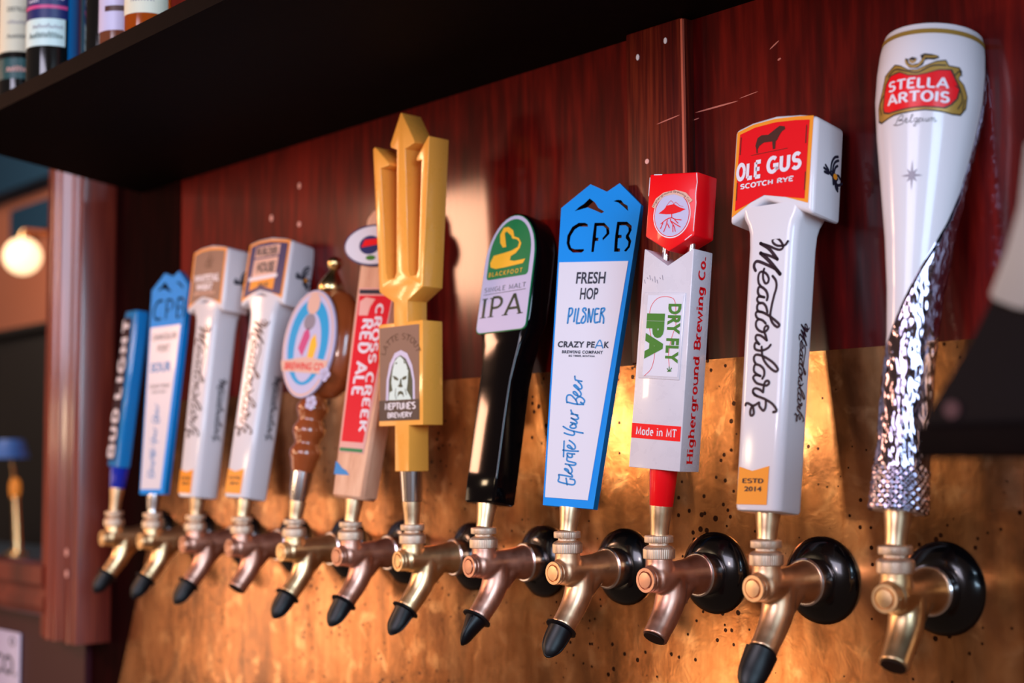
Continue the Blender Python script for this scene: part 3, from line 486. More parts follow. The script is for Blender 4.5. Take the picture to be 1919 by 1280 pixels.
# card at the bottom left
sg = box('notice_card', (-2.62, -2.362, -.0165, -.0135, -.60, -.279), MT['lilac'], None, .0012); tag(sg, 'white notice card with dark letters, cut off at lower left corner', 'sign')
for s_, u0, v0, u1, v1 in (('O', -2404, -303, -2380, -287), ('CO.', -2470, -352, -2374, -318), ('L', -2400, -400, -2380, -370)):
    decal('lettering', fit(font_text(s_, .02), u0, v0, u1, v1), front(-16.5, .3), MT['navy'], sg)

# ---------------------------------------------------------------- shelf above
SHZ = .412
sh = bpy.data.objects.new('wall_shelf', None); COL.objects.link(sh); sh.location = (-.4, -.18, SHZ)
def shelf_piece(nm, poly, z0, z1, m):
    bm = bmesh.new(); a = [bm.verts.new((x, y, z0)) for x, y in poly]; c = [bm.verts.new((x, y, z1)) for x, y in poly]; n = len(poly)
    bm.faces.new(a[::-1]); bm.faces.new(c)
    for i in range(n): bm.faces.new((a[i], a[(i + 1) % n], c[(i + 1) % n], c[i]))
    o = link(nm, bm_mesh(bm, 1), m); o.parent = sh; o.matrix_parent_inverse = sh.matrix_basis.inverted(); return o
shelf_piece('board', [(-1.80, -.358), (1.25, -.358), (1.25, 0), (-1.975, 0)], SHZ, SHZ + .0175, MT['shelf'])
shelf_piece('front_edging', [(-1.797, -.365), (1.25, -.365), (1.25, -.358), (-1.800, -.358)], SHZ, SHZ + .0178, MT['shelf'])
tag(sh, 'deep dark wooden shelf over the tap row with bottles on it', 'shelf')
def bottle(x, y, r, h, glass, bands, label, square=False):
    e = empty('liquor_bottle', Matrix.Translation((x, y, SHZ + .018)) @ Matrix.Rotation(math.radians(58), 4, 'Z'))
    lathe('glass_body', [(r * .86, 0), (r, 3), (r, h * .62), (r * .9, h * .68), (r * .5, h * .76), (r * .36, h * .80), (r * .34, h * .95), (r * .3, h * .95)], glass, e, 40)
    lathe('cap', [(r * .42, h * .93), (r * .42, h), (r * .2, h + 1)], MT['black'], e, 24)
    for nm, z0, z1, a0, a1, m, txt in bands:
        V, F = [], []; n = 20
        for i in range(n + 1):
            a = a0 + (a1 - a0) * i / n; V += [(a, z0), (a, z1)]
        F = [(2 * i, 2 * i + 2, 2 * i + 3, 2 * i + 1) for i in range(n)]
        mp = lambda e_: (lambda u, v: ((r + e_) * math.sin(math.radians(u)), -(r + e_) * math.cos(math.radians(u)), v))
        lay = .25 if nm == 'label' else .5
        lb = decal(nm, (V, F), mp(lay), m, e)
        for s_, tz0, tz1, ta0, ta1, tm in txt:
            decal('lettering', fit(scribble(s_, s_) if isinstance(s_, int) else font_text(s_, .01), ta0, tz0, ta1, tz1), mp(lay + .35), tm, lb, 6)
    tag(e, label, 'bottle', 'liquor bottles on the shelf'); return e
bottle(-1.705, -.30, 27, 300, MT['bglass'], [('label', 78, 200, -80, 62, MT['cream'], [('DISTILLERY', 128, 134, -30, 40, MT['olive']), (9, 112, 118, -30, 40, MT['grey']), (6, 94, 100, -30, 20, MT['olive'])]), ('label', 44, 70, -80, 62, MT['teal'], [(7, 52, 62, -30, 30, MT['speck'])])],
       'bottle with cream label and teal band, leftmost on the shelf')
bottle(-1.576, -.315, 30, 300, MT['bglass'], [('label', 84, 200, -78, 40, MT['dnavy'], [(6, 124, 131, -55, 0, MT['wtext']), ('BARRELS', 115, 122, -55, 0, MT['wtext']), ('750 mL', 107, 115, -8, 30, MT['wtext']), (4, 103, 109, -55, -25, MT['wtext'])]), ('label_strip', 96, 100, -78, 38, MT['pink'], []), ('label_strip', 52, 84, -80, 34, MT['mint'], [(10, 72, 78, -40, 30, MT['grey']), (12, 60, 69, -50, 30, MT['dgreen'])]), ('blue_glass_side', 4, 200, 41, 110, MT['blueglass'], [])],
       'dark bottle with navy and white labels and a bright blue side')
bottle(-1.497, -.285, 26, 290, MT['bglass'], [], 'unlabelled black bottle in the dark gap between labelled bottles')
bottle(-1.420, -.305, 24, 280, MT['copper'], [('label', 37, 200, -85, 60, MT['lilac'], []), ('label_strip', 58, 64, -40, 30, MT['dbrown'], [])], 'bottle with pale lilac label and brown swoosh on the shelf')
bottle(-1.339, -.315, 24, 280, MT['amber'], [('label', 34, 200, -75, 62, MT['cream'], [(5, 58, 68, -40, 30, MT['grey']), (8, 46, 52, -40, 20, MT['grey'])])], 'bottle of orange amber liquor with cream label on the shelf')
bottle(-1.275, -.285, 16, 240, MT['blueglass'], [], 'slim blue bottle, rightmost on the shelf')

# ---------------------------------------------------------------- blurred ledge and device at the right edge
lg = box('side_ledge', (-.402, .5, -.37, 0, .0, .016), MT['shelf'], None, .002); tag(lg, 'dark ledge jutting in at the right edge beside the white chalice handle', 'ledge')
dv = empty('counter_device', Matrix.Translation((0, -.35, 0)))
prism('housing', [(-402, 16), (-402, 20), (-389, 37), (-374, 58), (-362, 78), (-340, 118), (-320, 150), (-200, 150), (-200, 16)], -12, 60, MT['dark'], dv, 3)
prism('grey_panel', [(-361, 79), (-359, 76), (-348, 71), (-300, 60), (-270, 140), (-339, 150), (-344, 120), (-352, 98)], -15, -12.2, MT['panelgrey'], dv, 1)
lathe('pink_indicator', [(4.5, -13), (4.5, -11)], MT['wine'], dv, 16, axis='y', origin=(-385, 0, 24))
tag(dv, 'out of focus black device with pale grey panel at right edge', 'device')
# ---------------------------------------------------------------- beer faucets
XK = [-.6109, -.7312, -.8481, -.9630, -1.0834, -1.1995, -1.3115, -1.4256, -1.5437, -1.6596, -1.7771, -1.8926]
XF = [-.6180, -.7318, -.8488, -.9614, -1.0770, -1.1900, -1.3100, -1.4240, -1.5410, -1.6570, -1.7750, -1.8900]
ZF, FY = -.1008, -.077
def faucet_body_mesh():
    bm = bmesh.new()
    add_lathe(bm, [(18.2, -22), (18.2, -26), (17.0, -31), (15.4, -38), (14.2, -46), (13.4, -56), (13.0, -84), (9, -89)], 40, 'y')
    add_lathe(bm, [(12.2, -4), (12.2, 8), (11.6, 13), (11.6, 18)], 32, 'z', (0, -77, 0))
    add_tube(bm, [(0, -62, 2), (0, -61.5, -9), (0, -64, -21), (0, -70.5, -33), (0, -79, -44), (0, -84.3, -50.6)], [13.4, 13.8, 13.4, 12.2, 11.3, 11.4], 24)
    add_tube(bm, [(0, -40, 0), (0, -48, -6), (0, -57, -17), (0, -66, -29)], [13.5, 13, 11.5, 9], 20)
    add_lathe(bm, [(10.5, -80), (11.2, -91), (11.2, -92)], 32, 'y', (0, 0, -1))
    t = bm_mesh(bm); o = bpy.data.objects.new('t', t); COL.objects.link(o)
    rm = o.modifiers.new('r', 'REMESH'); rm.mode = 'VOXEL'; rm.voxel_size = .0011; rm.adaptivity = 0
    s = o.modifiers.new('s', 'SMOOTH'); s.factor = .5; s.iterations = 7
    me = bpy.data.meshes.new_from_object(o.evaluated_get(bpy.context.evaluated_depsgraph_get()))
    bpy.data.objects.remove(o); bpy.data.meshes.remove(t)
    for p in me.polygons: p.use_smooth = True
    return me
BODY = faucet_body_mesh()
def lathe_me(prof, seg=40, smooth=40, **k):
    bm = bmesh.new(); add_lathe(bm, prof, seg, **k); me = bm_mesh(bm)
    for p in me.polygons: p.use_smooth = True
    me.set_sharp_from_angle(angle=math.radians(smooth)); return me
F_FL = lathe_me([(36, -2.5), (36.5, -4), (35.5, -7), (31, -11), (25, -14), (21, -15.5)], 64, 30, axis='y')
F_CO = lathe_me([(18.8, -14), (19.0, -16), (18.8, -24), (19.7, -25), (19.7, -27.5), (18.4, -28.5)], 56, 25, axis='y')
F_R2 = lathe_me([(11, 16.0), (13.4, 16.8), (13.6, 17.8), (13.6, 24.8), (12.2, 26.6), (9, 28.2)], 96, 25, knurl=.28, origin=(0, -77, 0))
F_R1 = lathe_me([(8.2, 28), (8.2, 30), (12.0, 30.5), (12.3, 31.4), (12.3, 35.6), (11.8, 36.4), (7, 36.8)], 96, 25, knurl=.25, origin=(0, -77, 0))
F_SC = lathe_me([(10.6, -90), (10.9, -94), (10.4, -95.2), (8.0, -95.2), (7.6, -93.8), (7.2, -93.8), (6.6, -96), (3, -96.4), (.3, -96.5)], 40, 25, axis='y', origin=(0, 0, -1))
SDIR = Vector((0, -.60, -.80)).normalized(); SEND = Vector((0, -85.5, -51))
QR = Vector((0, 0, -1)).rotation_difference(SDIR).to_matrix()
F_BORE = lathe_me([(9.3, .5), (9.3, -.4), (.1, -.4)], 32, 30, rotm=QR, origin=tuple(SEND))
MATS = ['body3', 'body', 'body2', 'body', 'body2', 'body3', 'body2', 'body3', 'body2', 'body2', 'body3', 'body3']
BM = {}
def with_mat(me, key):
    if (me.name, key) not in BM:
        c = me.copy(); c.materials.clear(); c.materials.append(MT[key]); BM[(me.name, key)] = c
    return BM[(me.name, key)]
FLAB = ['uncapped brass faucet under the white and silver chalice handle', 'brass faucet under the white handle with red head, large black plug on its spout', 'uncapped bronze faucet under the red and white handle',
        'brass faucet under the front blue handle with white label', 'bronze faucet under the glossy black handle with green label', 'brass faucet under the yellow trident handle',
        'bronze faucet under the maple handle with red label', 'brass faucet under the turned brown handle with oval plaque', 'bronze faucet without plug under the white handle with navy and orange head',
        'bronze faucet under the white handle with brown head', 'old brass faucet under the farther blue mountain handle', 'farthest brass faucet, under the small blue handle by the wooden post']
for k in range(12):
    yaw = math.atan2(XK[k] - XF[k], .077)
    # local -y points outwards; turn so the lever stands under its handle
    mw = Matrix.Translation((XF[k], 0, ZF)) @ Matrix.Rotation(yaw, 4, 'Z')
    f = empty('beer_faucet', mw)
    link('faucet_body', with_mat(BODY, MATS[k]), None, f)
    fl = link('flange', F_FL, MT['flange'], f); fl['label'] = 'black domed wall flange'
    link('shank_collar', F_CO, MT['chrome'], f); link('bonnet_ring', F_R2, MT['knurl'], f); link('lever_ring', F_R1, MT['knurl'], f)
    link('front_screw', with_mat(F_SC, MATS[k]), None, f); link('spout_bore', F_BORE, MT['hole'], f)
    tag(f, FLAB[k], 'faucet', 'beer faucets in a row on the brass wall')
# black rubber plugs
def plug_mesh(big):
    bm = bmesh.new(); s = 1.0
    if big: prof = [(11.4, -2), (11.8, 0), (13.4, .5), (13.2, 5), (12.8, 12), (12.0, 20), (10.0, 27), (6, 33), (2.0, 36)]; fy = .62
    else: prof = [(11.4, -1.5), (14.8, -1.0), (15.0, .6), (11.2, 1.6), (10.8, 8), (9.9, 16), (8.2, 22), (5.4, 27), (2.0, 29.5)]; fy = .62
    rings = []; seg = 36
    for i, (r, h) in enumerate(prof):
        t = min(1, max(0, (h - 1) / 14)); sy = 1 - (1 - fy) * t
        ring = []
        for j in range(seg):
            a = 2 * math.pi * j / seg; ring.append(bm.verts.new((r * math.cos(a), r * math.sin(a) * sy, -h)))
        rings.append(ring)
    for a, b in zip(rings, rings[1:]):
        for i in range(seg): bm.faces.new((a[i], a[(i + 1) % seg], b[(i + 1) % seg], b[i]))
    bm.faces.new(rings[0][::-1]); bm.faces.new(rings[-1]); me = bm_mesh(bm)
    for p in me.polygons: p.use_smooth = True
    me.set_sharp_from_angle(angle=math.radians(35)); return me
PLUG, PLUGB = plug_mesh(0), plug_mesh(1)
def rib_mesh():
    bm = bmesh.new(); add_tube(bm, [(10.6, 0, -2), (10.0, 0, -12), (7.6, 0, -22), (0, 0, -29.6), (-7.6, 0, -22), (-10.0, 0, -12), (-10.6, 0, -2)], [1.2] * 7, 8, 4)
    return bm_mesh(bm)
RIB = rib_mesh()
PLAB = {1: 'large blunt black rubber plug on the spout under the red-headed white handle', 3: 'black rubber plug on the spout under the front blue handle', 4: 'slim black rubber plug under the black handle with green label',
        5: 'black rubber plug on the spout under the yellow trident handle', 6: 'black rubber plug on the spout under the maple handle', 7: 'black rubber plug under the turned brown handle',
        9: 'black rubber plug under the white handle with brown head', 10: 'small black rubber plug under the farther blue handle', 11: 'farthest black rubber plug, touching the wooden post in view'}
PROT = {1: 40, 3: 45, 4: 120, 5: 35, 6: 40, 7: 50, 9: 50, 10: 60, 11: 70}
for k, lab in PLAB.items():
    yaw = math.atan2(XK[k] - XF[k], .077)
    base = Matrix.Translation((XF[k], 0, ZF)) @ Matrix.Rotation(yaw, 4, 'Z') @ Matrix.Translation(SEND * MM + SDIR * .0008) @ QR.to_4x4()
    e = empty('spout_plug', base @ Matrix.Rotation(math.radians(PROT[k]), 4, 'Z'))
    link('plug_body', PLUGB if k == 1 else PLUG, MT['rubber'], e)
    if k != 1: link('rib', RIB, MT['rubber'], e, True)
    tag(e, lab, 'plug', 'black rubber plugs on the spouts')

# ---------------------------------------------------------------- tap handles
POSE = {0: (9.2, 1, 8), 1: (7.5, -.2, 4.1), 2: (2, 4.8, 10), 3: (8.7, .8, 18.5), 4: (11, -1, 2), 5: (0, 0, 4.2), 6: (8.3, 2.2, 16.3), 7: (9, 2, 15), 8: (9, .5, 10.4), 9: (5.6, 1.3, 4.5), 10: (5.5, -1.6, 9.4), 11: (5.3, 2.5, -4.7)}
def handle(k, label):
    al, be, ga = [math.radians(v) for v in POSE[k]]
    R_ = Matrix.Rotation(-al, 4, 'X') @ Matrix.Rotation(be, 4, 'Y') @ Matrix.Rotation(ga, 4, 'Z')
    e = empty('tap_handle', Matrix.Translation((XK[k], FY, ZF + .031)) @ R_)
    return tag(e, label, 'tap handle', 'tap handles in a row')
def ferr(e, m='ferrule', z1=27, r0=8.0, r1=10.2):
    return lathe('ferrule', [(r0, 5.8), (r0, 9), (r0 + (r1 - r0) * .3, z1 * .55), (r1, z1 - 1), (r1, z1)], MT[m], e, 36)

# -- white ceramic square handles (three) --
def bird(e, cx, cz, s, X):
    """small flying bird emblem on the +x side"""
    wing = [[(-14, 2), (-8, 1), (-2, -1)], [(-13, -1), (-7, -1)], [(-12, 5), (-7, 2)], [(-4, 0), (-3, 9), (1, 15), (6, 17)], [(-1, 1), (0, 8), (3, 12), (7, 14)], [(1, 2), (3, 7), (6, 9)],
            [(0, -2), (3, -5), (8, -7), (14, -4)], [(2, -4), (5, -10), (8, -12)], [(4, -4), (8, -10)], [(0, -3), (1, -8)], [(3, 0), (8, 1), (11, -1)]]
    decal('bird_emblem', strokes([[(cx + u * s, cz + v * s) for u, v in w_] for w_ in wing], 2.3 * s), sidef(X, .3), MT['navy'], e)
    decal('bird_body', tess([(cx - 3 * s, cz + 3 * s), (cx + 3 * s, cz + 2 * s), (cx + 8 * s, cz - 2 * s), (cx + 5 * s, cz - 6 * s), (cx - 1 * s, cz - 4 * s)]), sidef(X, .4), MT['navy'], e)
    decal('bird_breast', tess(ell(cx + 3 * s, cz - 1 * s, 3.2 * s, 2.6 * s, 12)), sidef(X, .5), MT['orange'], e)
def meadow(k, label, art):
    e = handle(k, label); ferr(e)
    loft('handle_body', [(26.8, 38, 32, 8), (27.8, 42, 36, 8), (30, 43.5, 37.5, 8), (120, 44.5, 38.5, 8), (245, 46, 39, 8), (258, 47.5, 39.5, 8), (265, 51, 40.5, 8), (271, 58, 41.5, 8), (280, 64, 42, 8)], MT['white'], e)
    hd = prism('head', [(-41, 267), (-6, 285), (41, 267), (41, 350), (24, 354.5), (0, 357.5), (-24, 355.5), (-41, 351)], -21, 21, MT['white'], e, 4, 3)
    y = -21
    out_ = [(-38.5, 273.5), (-6.5, 292), (36.5, 276.5), (37.5, 350.5), (22, 352.5), (0, 354.2), (-22, 352.8), (-38, 348.5)]
    inn = [(-35.5, 279.5), (-6.7, 289.8 + 5), (33, 283), (34, 347.5), (20, 349.5), (0, 351), (-20, 349.8), (-35, 346)]
    inn = [(-35.5, 278.6), (-6.7, 288.9), (33, 280.5), (34, 347.5), (20, 349.5), (0, 351), (-20, 349.8), (-35, 346)]
    lp = decal('label_border', tess(out_), front(y, .25), MT['orange'], hd)
    art(hd, y, inn)
    bird(hd, 6, 307, 1.0, 21 + 20)
    mt = strokes(TR['meadow'], [2.2, 3.0, 2.4, 3.3, 2.7, 2.2, 2.4, 2.2, 2.3] + [2.2] * (len(TR['meadow']) - 9))
    decal('script_lettering', mt, front(-19.25, .35), MT['ink'], e)
    decal('script_lettering', fit(mt, -4.5, 101, 10.5, 183), sidef(23.1, .35), MT['ink'], e)
    yl = decal('yellow_label', tess([(-17.5, 32), (11.5, 32), (12, 63), (-4, 59), (-17, 62.5)]), front(-18.9, .5), MT['orange'], e)
    yl['label'] = 'orange sticker with notched top'
    decal('lettering', fit(slab('ESTD', .2, .12, .08), -13, 49, 7.5, 53), front(-18.9, .8), MT['ink'], yl)
    decal('lettering', fit(font_text('2014', .03), -10.5, 42.5, 6, 46.5), front(-18.9, .8), MT['ink'], yl)
    return e
def art_red(hd, y, inn):
    r = decal('label_panel', tess(inn), front(y, .5), MT['dred'], hd)
    decal('dog_emblem', merge([tess(TR['og_dog']), ribbon([(-22, 325.5), (14, 326.2)], .5)]), front(y, .8), MT['dbrown'], hd)
    for x in (-33.5, 31.5):
        decal('side_line', merge([ribbon([(x, 328), (x, 343)], .8), ribbon([(x - (1.2 if x < 0 else -1.2), 288), (x - (1.2 if x < 0 else -1.2), 303)], .8)]), front(y, .8), MT['dbrown'], hd)
    decal('lettering', fit(slab('OLE', .28, 0, .2, 1.1), -36.3, 304, -11.5, 320.5), front(y, .9), MT['wtext'], hd)
    decal('lettering', fit(slab('GUS', .27, 0, .22, 1.15), -5.8, 306, 28.6, 321.8), front(y, .9), MT['wtext'], hd)
    decal('lettering', fit(slab('SCOTCH RYE', .24, .14, .16, 1.15, .2), -31.2, 296.8, 21.5, 301.6), front(y, .9), MT['wtext'], hd)
def art_brown(hd, y, inn):
    decal('label_panel', tess(inn), front(y, .5), MT['brown'], hd)
    decal('lettering', fit(font_text('WHITETAIL', .04), -30, 308, 27, 318), front(y, .9), MT['wtext'], hd)
    decal('lettering', fit(font_text('WHEAT', .05), -24, 297, 14, 306), front(y, .9), MT['wtext'], hd)
    decal('lettering', fit(font_text('HEFEWEIZEN', .02), -28, 291, 20, 295), front(y, .9), MT['peach'], hd)
    decal('small_emblem', strokes([[(-8, 330), (-2, 338), (2, 330), (8, 339)], [(-6, 328), (6, 328)], [(0, 338), (1, 345)]], 2), front(y, .9), MT['dbrown'], hd)
def art_navy(hd, y, inn):
    decal('label_panel', tess(inn), front(y, .5), MT['dnavy'], hd)
    decal('inner_panel', tess([(-26, 288), (-6, 294), (18, 288), (20, 347), (-24, 345)]), front(y, .7), MT['peach'], hd)
    decal('inner_panel', tess([(-26, 288), (-6, 294), (18, 288), (18.4, 306), (-25.6, 306)]), front(y, .85), MT['orange'], hd)
    decal('white_banner', tess([(-30, 300), (22.4, 304), (22.5, 309), (-30, 305)]), front(y, 1.0), MT['wtext'], hd)
    decal('navy_banner', tess([(-30, 328), (24, 331), (24, 333), (-30, 330.5)]), front(y, 1.0), MT['dnavy'], hd)
    decal('lettering', fit(font_text('BUILDER', .03), -22, 333.5, 17, 344), front(y, 1.1), MT['navy'], hd)
    decal('lettering', fit(font_text('HOUSE', .03), -18, 311, 15, 325), front(y, 1.1), MT['navy'], hd)
    decal('lettering', fit(font_text('ALE', .04), -12, 293, 8, 298), front(y, 1.1), MT['navy'], hd)
meadow(1, 'white ceramic handle with script lettering and red dog label on its head', art_red)
meadow(8, 'white script handle with navy and orange label, between brown-headed one and oval plaque', art_navy)
meadow(9, 'white script handle with brown label on its head, farthest of the three white ones', art_brown)

# -- blue mountain handles --
def blue_plate(e, holes):
    T_ = 9; outline = [(-27, 27.5), (26, 27.5), (43, 317), (18, 339.5), (5.3, 331.5), (-13.5, 339.9), (-43, 317)]
    if k_ == 10: outline = [(-27, 30.5), (26, 30.5), (40.5, 316), (18, 338.4), (5.3, 331.5), (-13.5, 338.4), (-40.5, 316)]
    cu = bpy.data.curves.new('p', 'CURVE'); cu.dimensions = '2D'; cu.fill_mode = 'BOTH'; cu.extrude = T_ / 2
    for P_ in [outline] + holes:
        s = cu.splines.new('POLY'); s.points.add(len(P_) - 1); s.use_cyclic_u = True
        for pt, (x, z) in zip(s.points, P_): pt.co = (x, z, 0, 1)
    o = bpy.data.objects.new('p', cu); COL.objects.link(o)
    me = bpy.data.meshes.new_from_object(o.evaluated_get(bpy.context.evaluated_depsgraph_get())); bpy.data.objects.remove(o); bpy.data.curves.remove(cu)
    me.transform(Matrix.Scale(MM, 4) @ Matrix.Rotation(math.pi / 2, 4, 'X'))
    me.materials.clear(); me.materials.append(MT['blue']); me.materials.append(MT['cut'])
    def dist(px_, pz_):
        d_ = 1e9
        for (ax, az), (bx, bz) in zip(outline, outline[1:] + outline[:1]):
            t = max(0, min(1, ((px_ - ax) * (bx - ax) + (pz_ - az) * (bz - az)) / ((bx - ax) ** 2 + (bz - az) ** 2)))
            d_ = min(d_, math.hypot(px_ - ax - t * (bx - ax), pz_ - az - t * (bz - az)))
        return d_
    for p in me.polygons:
        p.material_index = 1 if abs(p.normal.y) < .5 and dist(p.center.x / MM, p.center.z / MM) > 1.2 else 0
    return link('handle_plate', me, None, e)
k_ = 3
e = handle(3, 'flat blue mountain-shaped handle with fresh hop pilsner label, in sharp focus'); ferr(e, z1=27.5, r0=8, r1=10.2)
blue_plate(e, TR['cpb_holes'])
lab = prism('label_plate', [(-25.2, 35), (19.8, 35), (36, 262), (-38, 262)], -5.3, -4.4, MT['paper'], e)
Y = -5.3
decal('lettering', fit(font_text('FRESH', .022), -17.2, 240.2, 14, 252), front(Y, .25), MT['navy'], lab)
decal('lettering', fit(font_text('HOP', .022), -11.2, 224.8, 8, 236.4), front(Y, .25), MT['navy'], lab)
decal('brush_lettering', strokes(TR['pilsner'], 1.8), front(Y, .25), MT['bink'], lab)
decal('lettering', fit(font_text('CRAZY PE', .04, 1.1), -29.5, 178, 10.2, 184.2), front(Y, .25), MT['navy'], lab)
decal('peak_letter', strokes([[(11, 178), (15, 185.5), (19, 178)], [(12.6, 180.2), (17.6, 180.2)]], 1.2), front(Y, .25), MT['bink'], lab)
decal('lettering', fit(font_text('K', .04), 20, 178, 25.4, 184.2), front(Y, .25), MT['navy'], lab)
decal('lettering', fit(font_text('BREWING COMPANY', .045, 1.2), -24, 172.2, 19.6, 175.4), front(Y, .25), MT['navy'], lab)
decal('lettering', fit(font_text('BIG TIMBER, MONTANA', .03, 1.1), -16.4, 168.8, 11.6, 171), front(Y, .25), MT['navy'], lab)
decal('script_lettering', strokes(TR['elevate'], 1.6), front(Y, .25), MT['bink'], lab)
k_ = 10
e = handle(10, 'flat blue mountain-shaped handle with pale label, out of focus beside the post'); ferr(e, 'chrome', 30, 8, 10.4)
blue_plate(e, TR['cpb_holes'])
lab = prism('label_plate', [(-25, 37), (18, 37), (31.5, 262), (-34, 262)], -5.2, -4.4, MT['paper'], e); Y = -5.2
decal('lettering', fit(font_text('CHANCELLOR', .01), -28, 243, 26, 252), front(Y, .25), MT['navy'], lab)
decal('lettering', fit(font_text('PORT', .01), -14, 226, 12, 236), front(Y, .25), MT['navy'], lab)
decal('lettering', fit(font_text('SOUR', .04), -26, 198, 20, 212), front(Y, .25), MT['bink'], lab)
decal('lettering', fit(font_text('CRAZY PEAK', .01), -25, 176, 20, 181), front(Y, .25), MT['navy'], lab)
decal('lettering', fit(font_text('BREWING COMPANY', .01), -18, 169, 13, 172), front(Y, .25), MT['navy'], lab)
decal('script_lettering', fit(strokes(TR['elevate'], 1.5), -13, 52, 6, 155), front(Y, .25), MT['bink'], lab)

# -- black paddle with swan label --
e = handle(4, 'glossy black paddle handle with green swan label'); ferr(e, z1=29, r0=8, r1=10.2)
S = [(28.8, 40, 27, 3, 0, 3), (31, 44, 30, 3, 0, 3), (60, 44.5, 30, 2.5, 0, 3), (110, 45, 30, 2.5, 0, 3), (150, 46, 29, 2.5, 0, 3), (172, 50, 28, 3, 0, 4), (188, 58, 29, 4, 0, 4), (200, 66, 29.5, 9, 0, 3.8), (208, 74, 30, 7, 0, 3.5), (216, 77, 30, 6, 0, 3.5), (240, 78, 30, 6, 0, 3.5), (270, 77, 30, 6, 0, 3.5)]
for a in range(8, 90, 8):
    S.append((282 + 48 * math.sin(math.radians(a)), max(3, 77 * math.cos(math.radians(a)) ** .92), 30, 6, 0, 3.5))
S.append((330.3, 3, 24, 6, 0, 3.5))
loft('handle_body', S, MT['pblack'], e, 50)
def arch(hw, z0, zs, zt, r=6):
    P_ = [(-hw + r, z0), (hw - r, z0)] + [(hw - r + r * math.sin(math.radians(a)), z0 + r - r * math.cos(math.radians(a))) for a in (30, 60, 90)]
    P_ += [(hw * math.cos(math.radians(a)), zs + (zt - zs) * math.sin(math.radians(a))) for a in range(0, 181, 10)]
    P_ += [(-hw + r - r * math.sin(math.radians(a)), z0 + r - r * math.cos(math.radians(a))) for a in (90, 60, 30)]
    return P_
Y = -11.7
gr_ = prism('label_plate', arch(37.2, 203, 278, 328), Y - .6, Y + 1, MT['green'], e)
lab = prism('label_face', arch(36.4, 204, 278, 327.2), Y - 1.0, Y - .5, MT['lilac'], gr_)
decal('green_field', tess(arch(31, 260.5, 284, 323.4, 4)), front(Y - 1, .25), MT['green'], gr_)
decal('swan_emblem', tess(TR['bf_swan']), front(Y - 1, .5), MT['swan'], gr_)
decal('lettering', fit(font_text('BLACKFOOT', .005, 1.4), -27.5, 263.6, 22.5, 268.4), front(Y - 1, .5), MT['swan'], gr_)
decal('lettering', fit(slab('SINGLE MALT', .10, .09, .22, 1, .05), -31.2, 247, 30, 252.6), front(Y - 1, .25), MT['dgreen'], gr_)
decal('lettering', fit(slab('IPA', .13, .15, .2, 1.05, .045), -33, 219.3, 31, 242), front(Y - 1, .25), MT['dgreen'], gr_)
decal('rule_line', ribbon([(-32, 244.8), (31, 245.2)], .5, False), front(Y - 1, .25), MT['dgreen'], gr_)

# -- red and white block handle --
e = handle(2, 'white block handle with red hexagonal head and green dry fly lettering')
ferr(e, 'ferrule', 31, 8, 10)
rf_ = lathe('red_ferrule', [(9.8, 31), (10.2, 31.5), (12.2, 62.5)], MT['red'], e, 36); rf_['label'] = 'red glossy ferrule'
bd = prism('handle_body', [(-26, 62.5), (26, 62.5), (25.2, 253), (24, 253), (0, 238.5), (-24, 253), (-25.2, 253)], -15.6, 15.6, MT['white2'], e, 1.6)
for x in (-13, 13):
    lathe('steel_pin', [(3.3, 236), (3.3, 275)], MT['chrome'], e, 20, origin=(x, 0, 0))
hd = prism('head', [(-25, 264), (0, 250.8), (25, 264), (24.6, 319), (-24.6, 319)], -16, 16, MT['red'], e, 1.3)
Y = -16
decal('badge_ring', tess(ell(1, 282.6, 19, 20.4, 48)), front(Y, .25), MT['wtext'], hd)
decal('badge_line', tess(ell(1, 282.6, 18.0, 19.4, 48)), front(Y, .4), MT['dred'], hd)
decal('badge_field', tess(ell(1, 282.6, 17.3, 18.7, 48)), front(Y, .55), MT['lilac'], hd)
decal('banner', tess(TR['hg_ban']), front(Y, .7), MT['peach'], hd)
decal('lettering', arc_text(slab('Higherground Brewing Co.', .1, .05, .1), 1, 282.6, 19.3, 18.6, 158, 32, 2.6), front(Y, .9), MT['dbrown'], hd)
decal('tree_emblem', merge([tess(TR['hg_tree']), strokes(TR['hg_roots'], .8, 3), strokes([TR['hg_mtn']], .35, 2)]), front(Y, .8), MT['dred'], hd)
for P_ in ([(23.2, 318), (24.4, 310), (23.4, 300), (24.6, 292), (24.0, 280), (23.8, 268)], [(-24.2, 316), (-24.4, 300)], [(-20, 318.4), (-12, 318.2)], [(22.5, 265), (16, 260.5)]):
    decal('paint_chip', ribbon(P_, .7), front(Y, .15), MT['wtext'], hd)
Y = -15.6
rec = prism('label_plate', [(-22.3, 140), (19.8, 140), (20.4, 215), (-22.3, 215)], Y - .9, Y + .5, MT['white2'], e, .7)
lf = prism('label_face', [(-17.5, 142.5), (18.2, 142.5), (18.8, 212.5), (-17.5, 212.5)], Y - 1.3, Y - .8, MT['paper'], rec)
decal('lettering', fit(font_text('DRY FLY', .045, 1.05), 4.6, 154.2, 17.6, 205.3, -90), front(Y - 1.3, .3), MT['gtext'], rec)
decal('lettering', fit(font_text('IPA', .08, 1.05), -16.8, 157, 1.6, 196.6, -90), front(Y - 1.3, .3), MT['gtext'], rec)
decal('fishing_line', strokes([TR['hg_curve'], TR['hg_curve2']], .45), front(Y - 1.3, .2), MT['dred'], rec)
decal('fly_emblem', strokes([[(9.4, 151), (9.8, 147)], [(7.5, 149.5), (9.6, 147.5), (12, 150)], [(8, 147), (11.5, 147.5)]], .8), front(Y - 1.3, .3), MT['gtext'], rec)
rb = decal('red_band', tess([(-25.4, 88), (24.6, 88), (24.6, 100.8), (-25.4, 100.8)]), front(Y, .3), MT['red'], e)
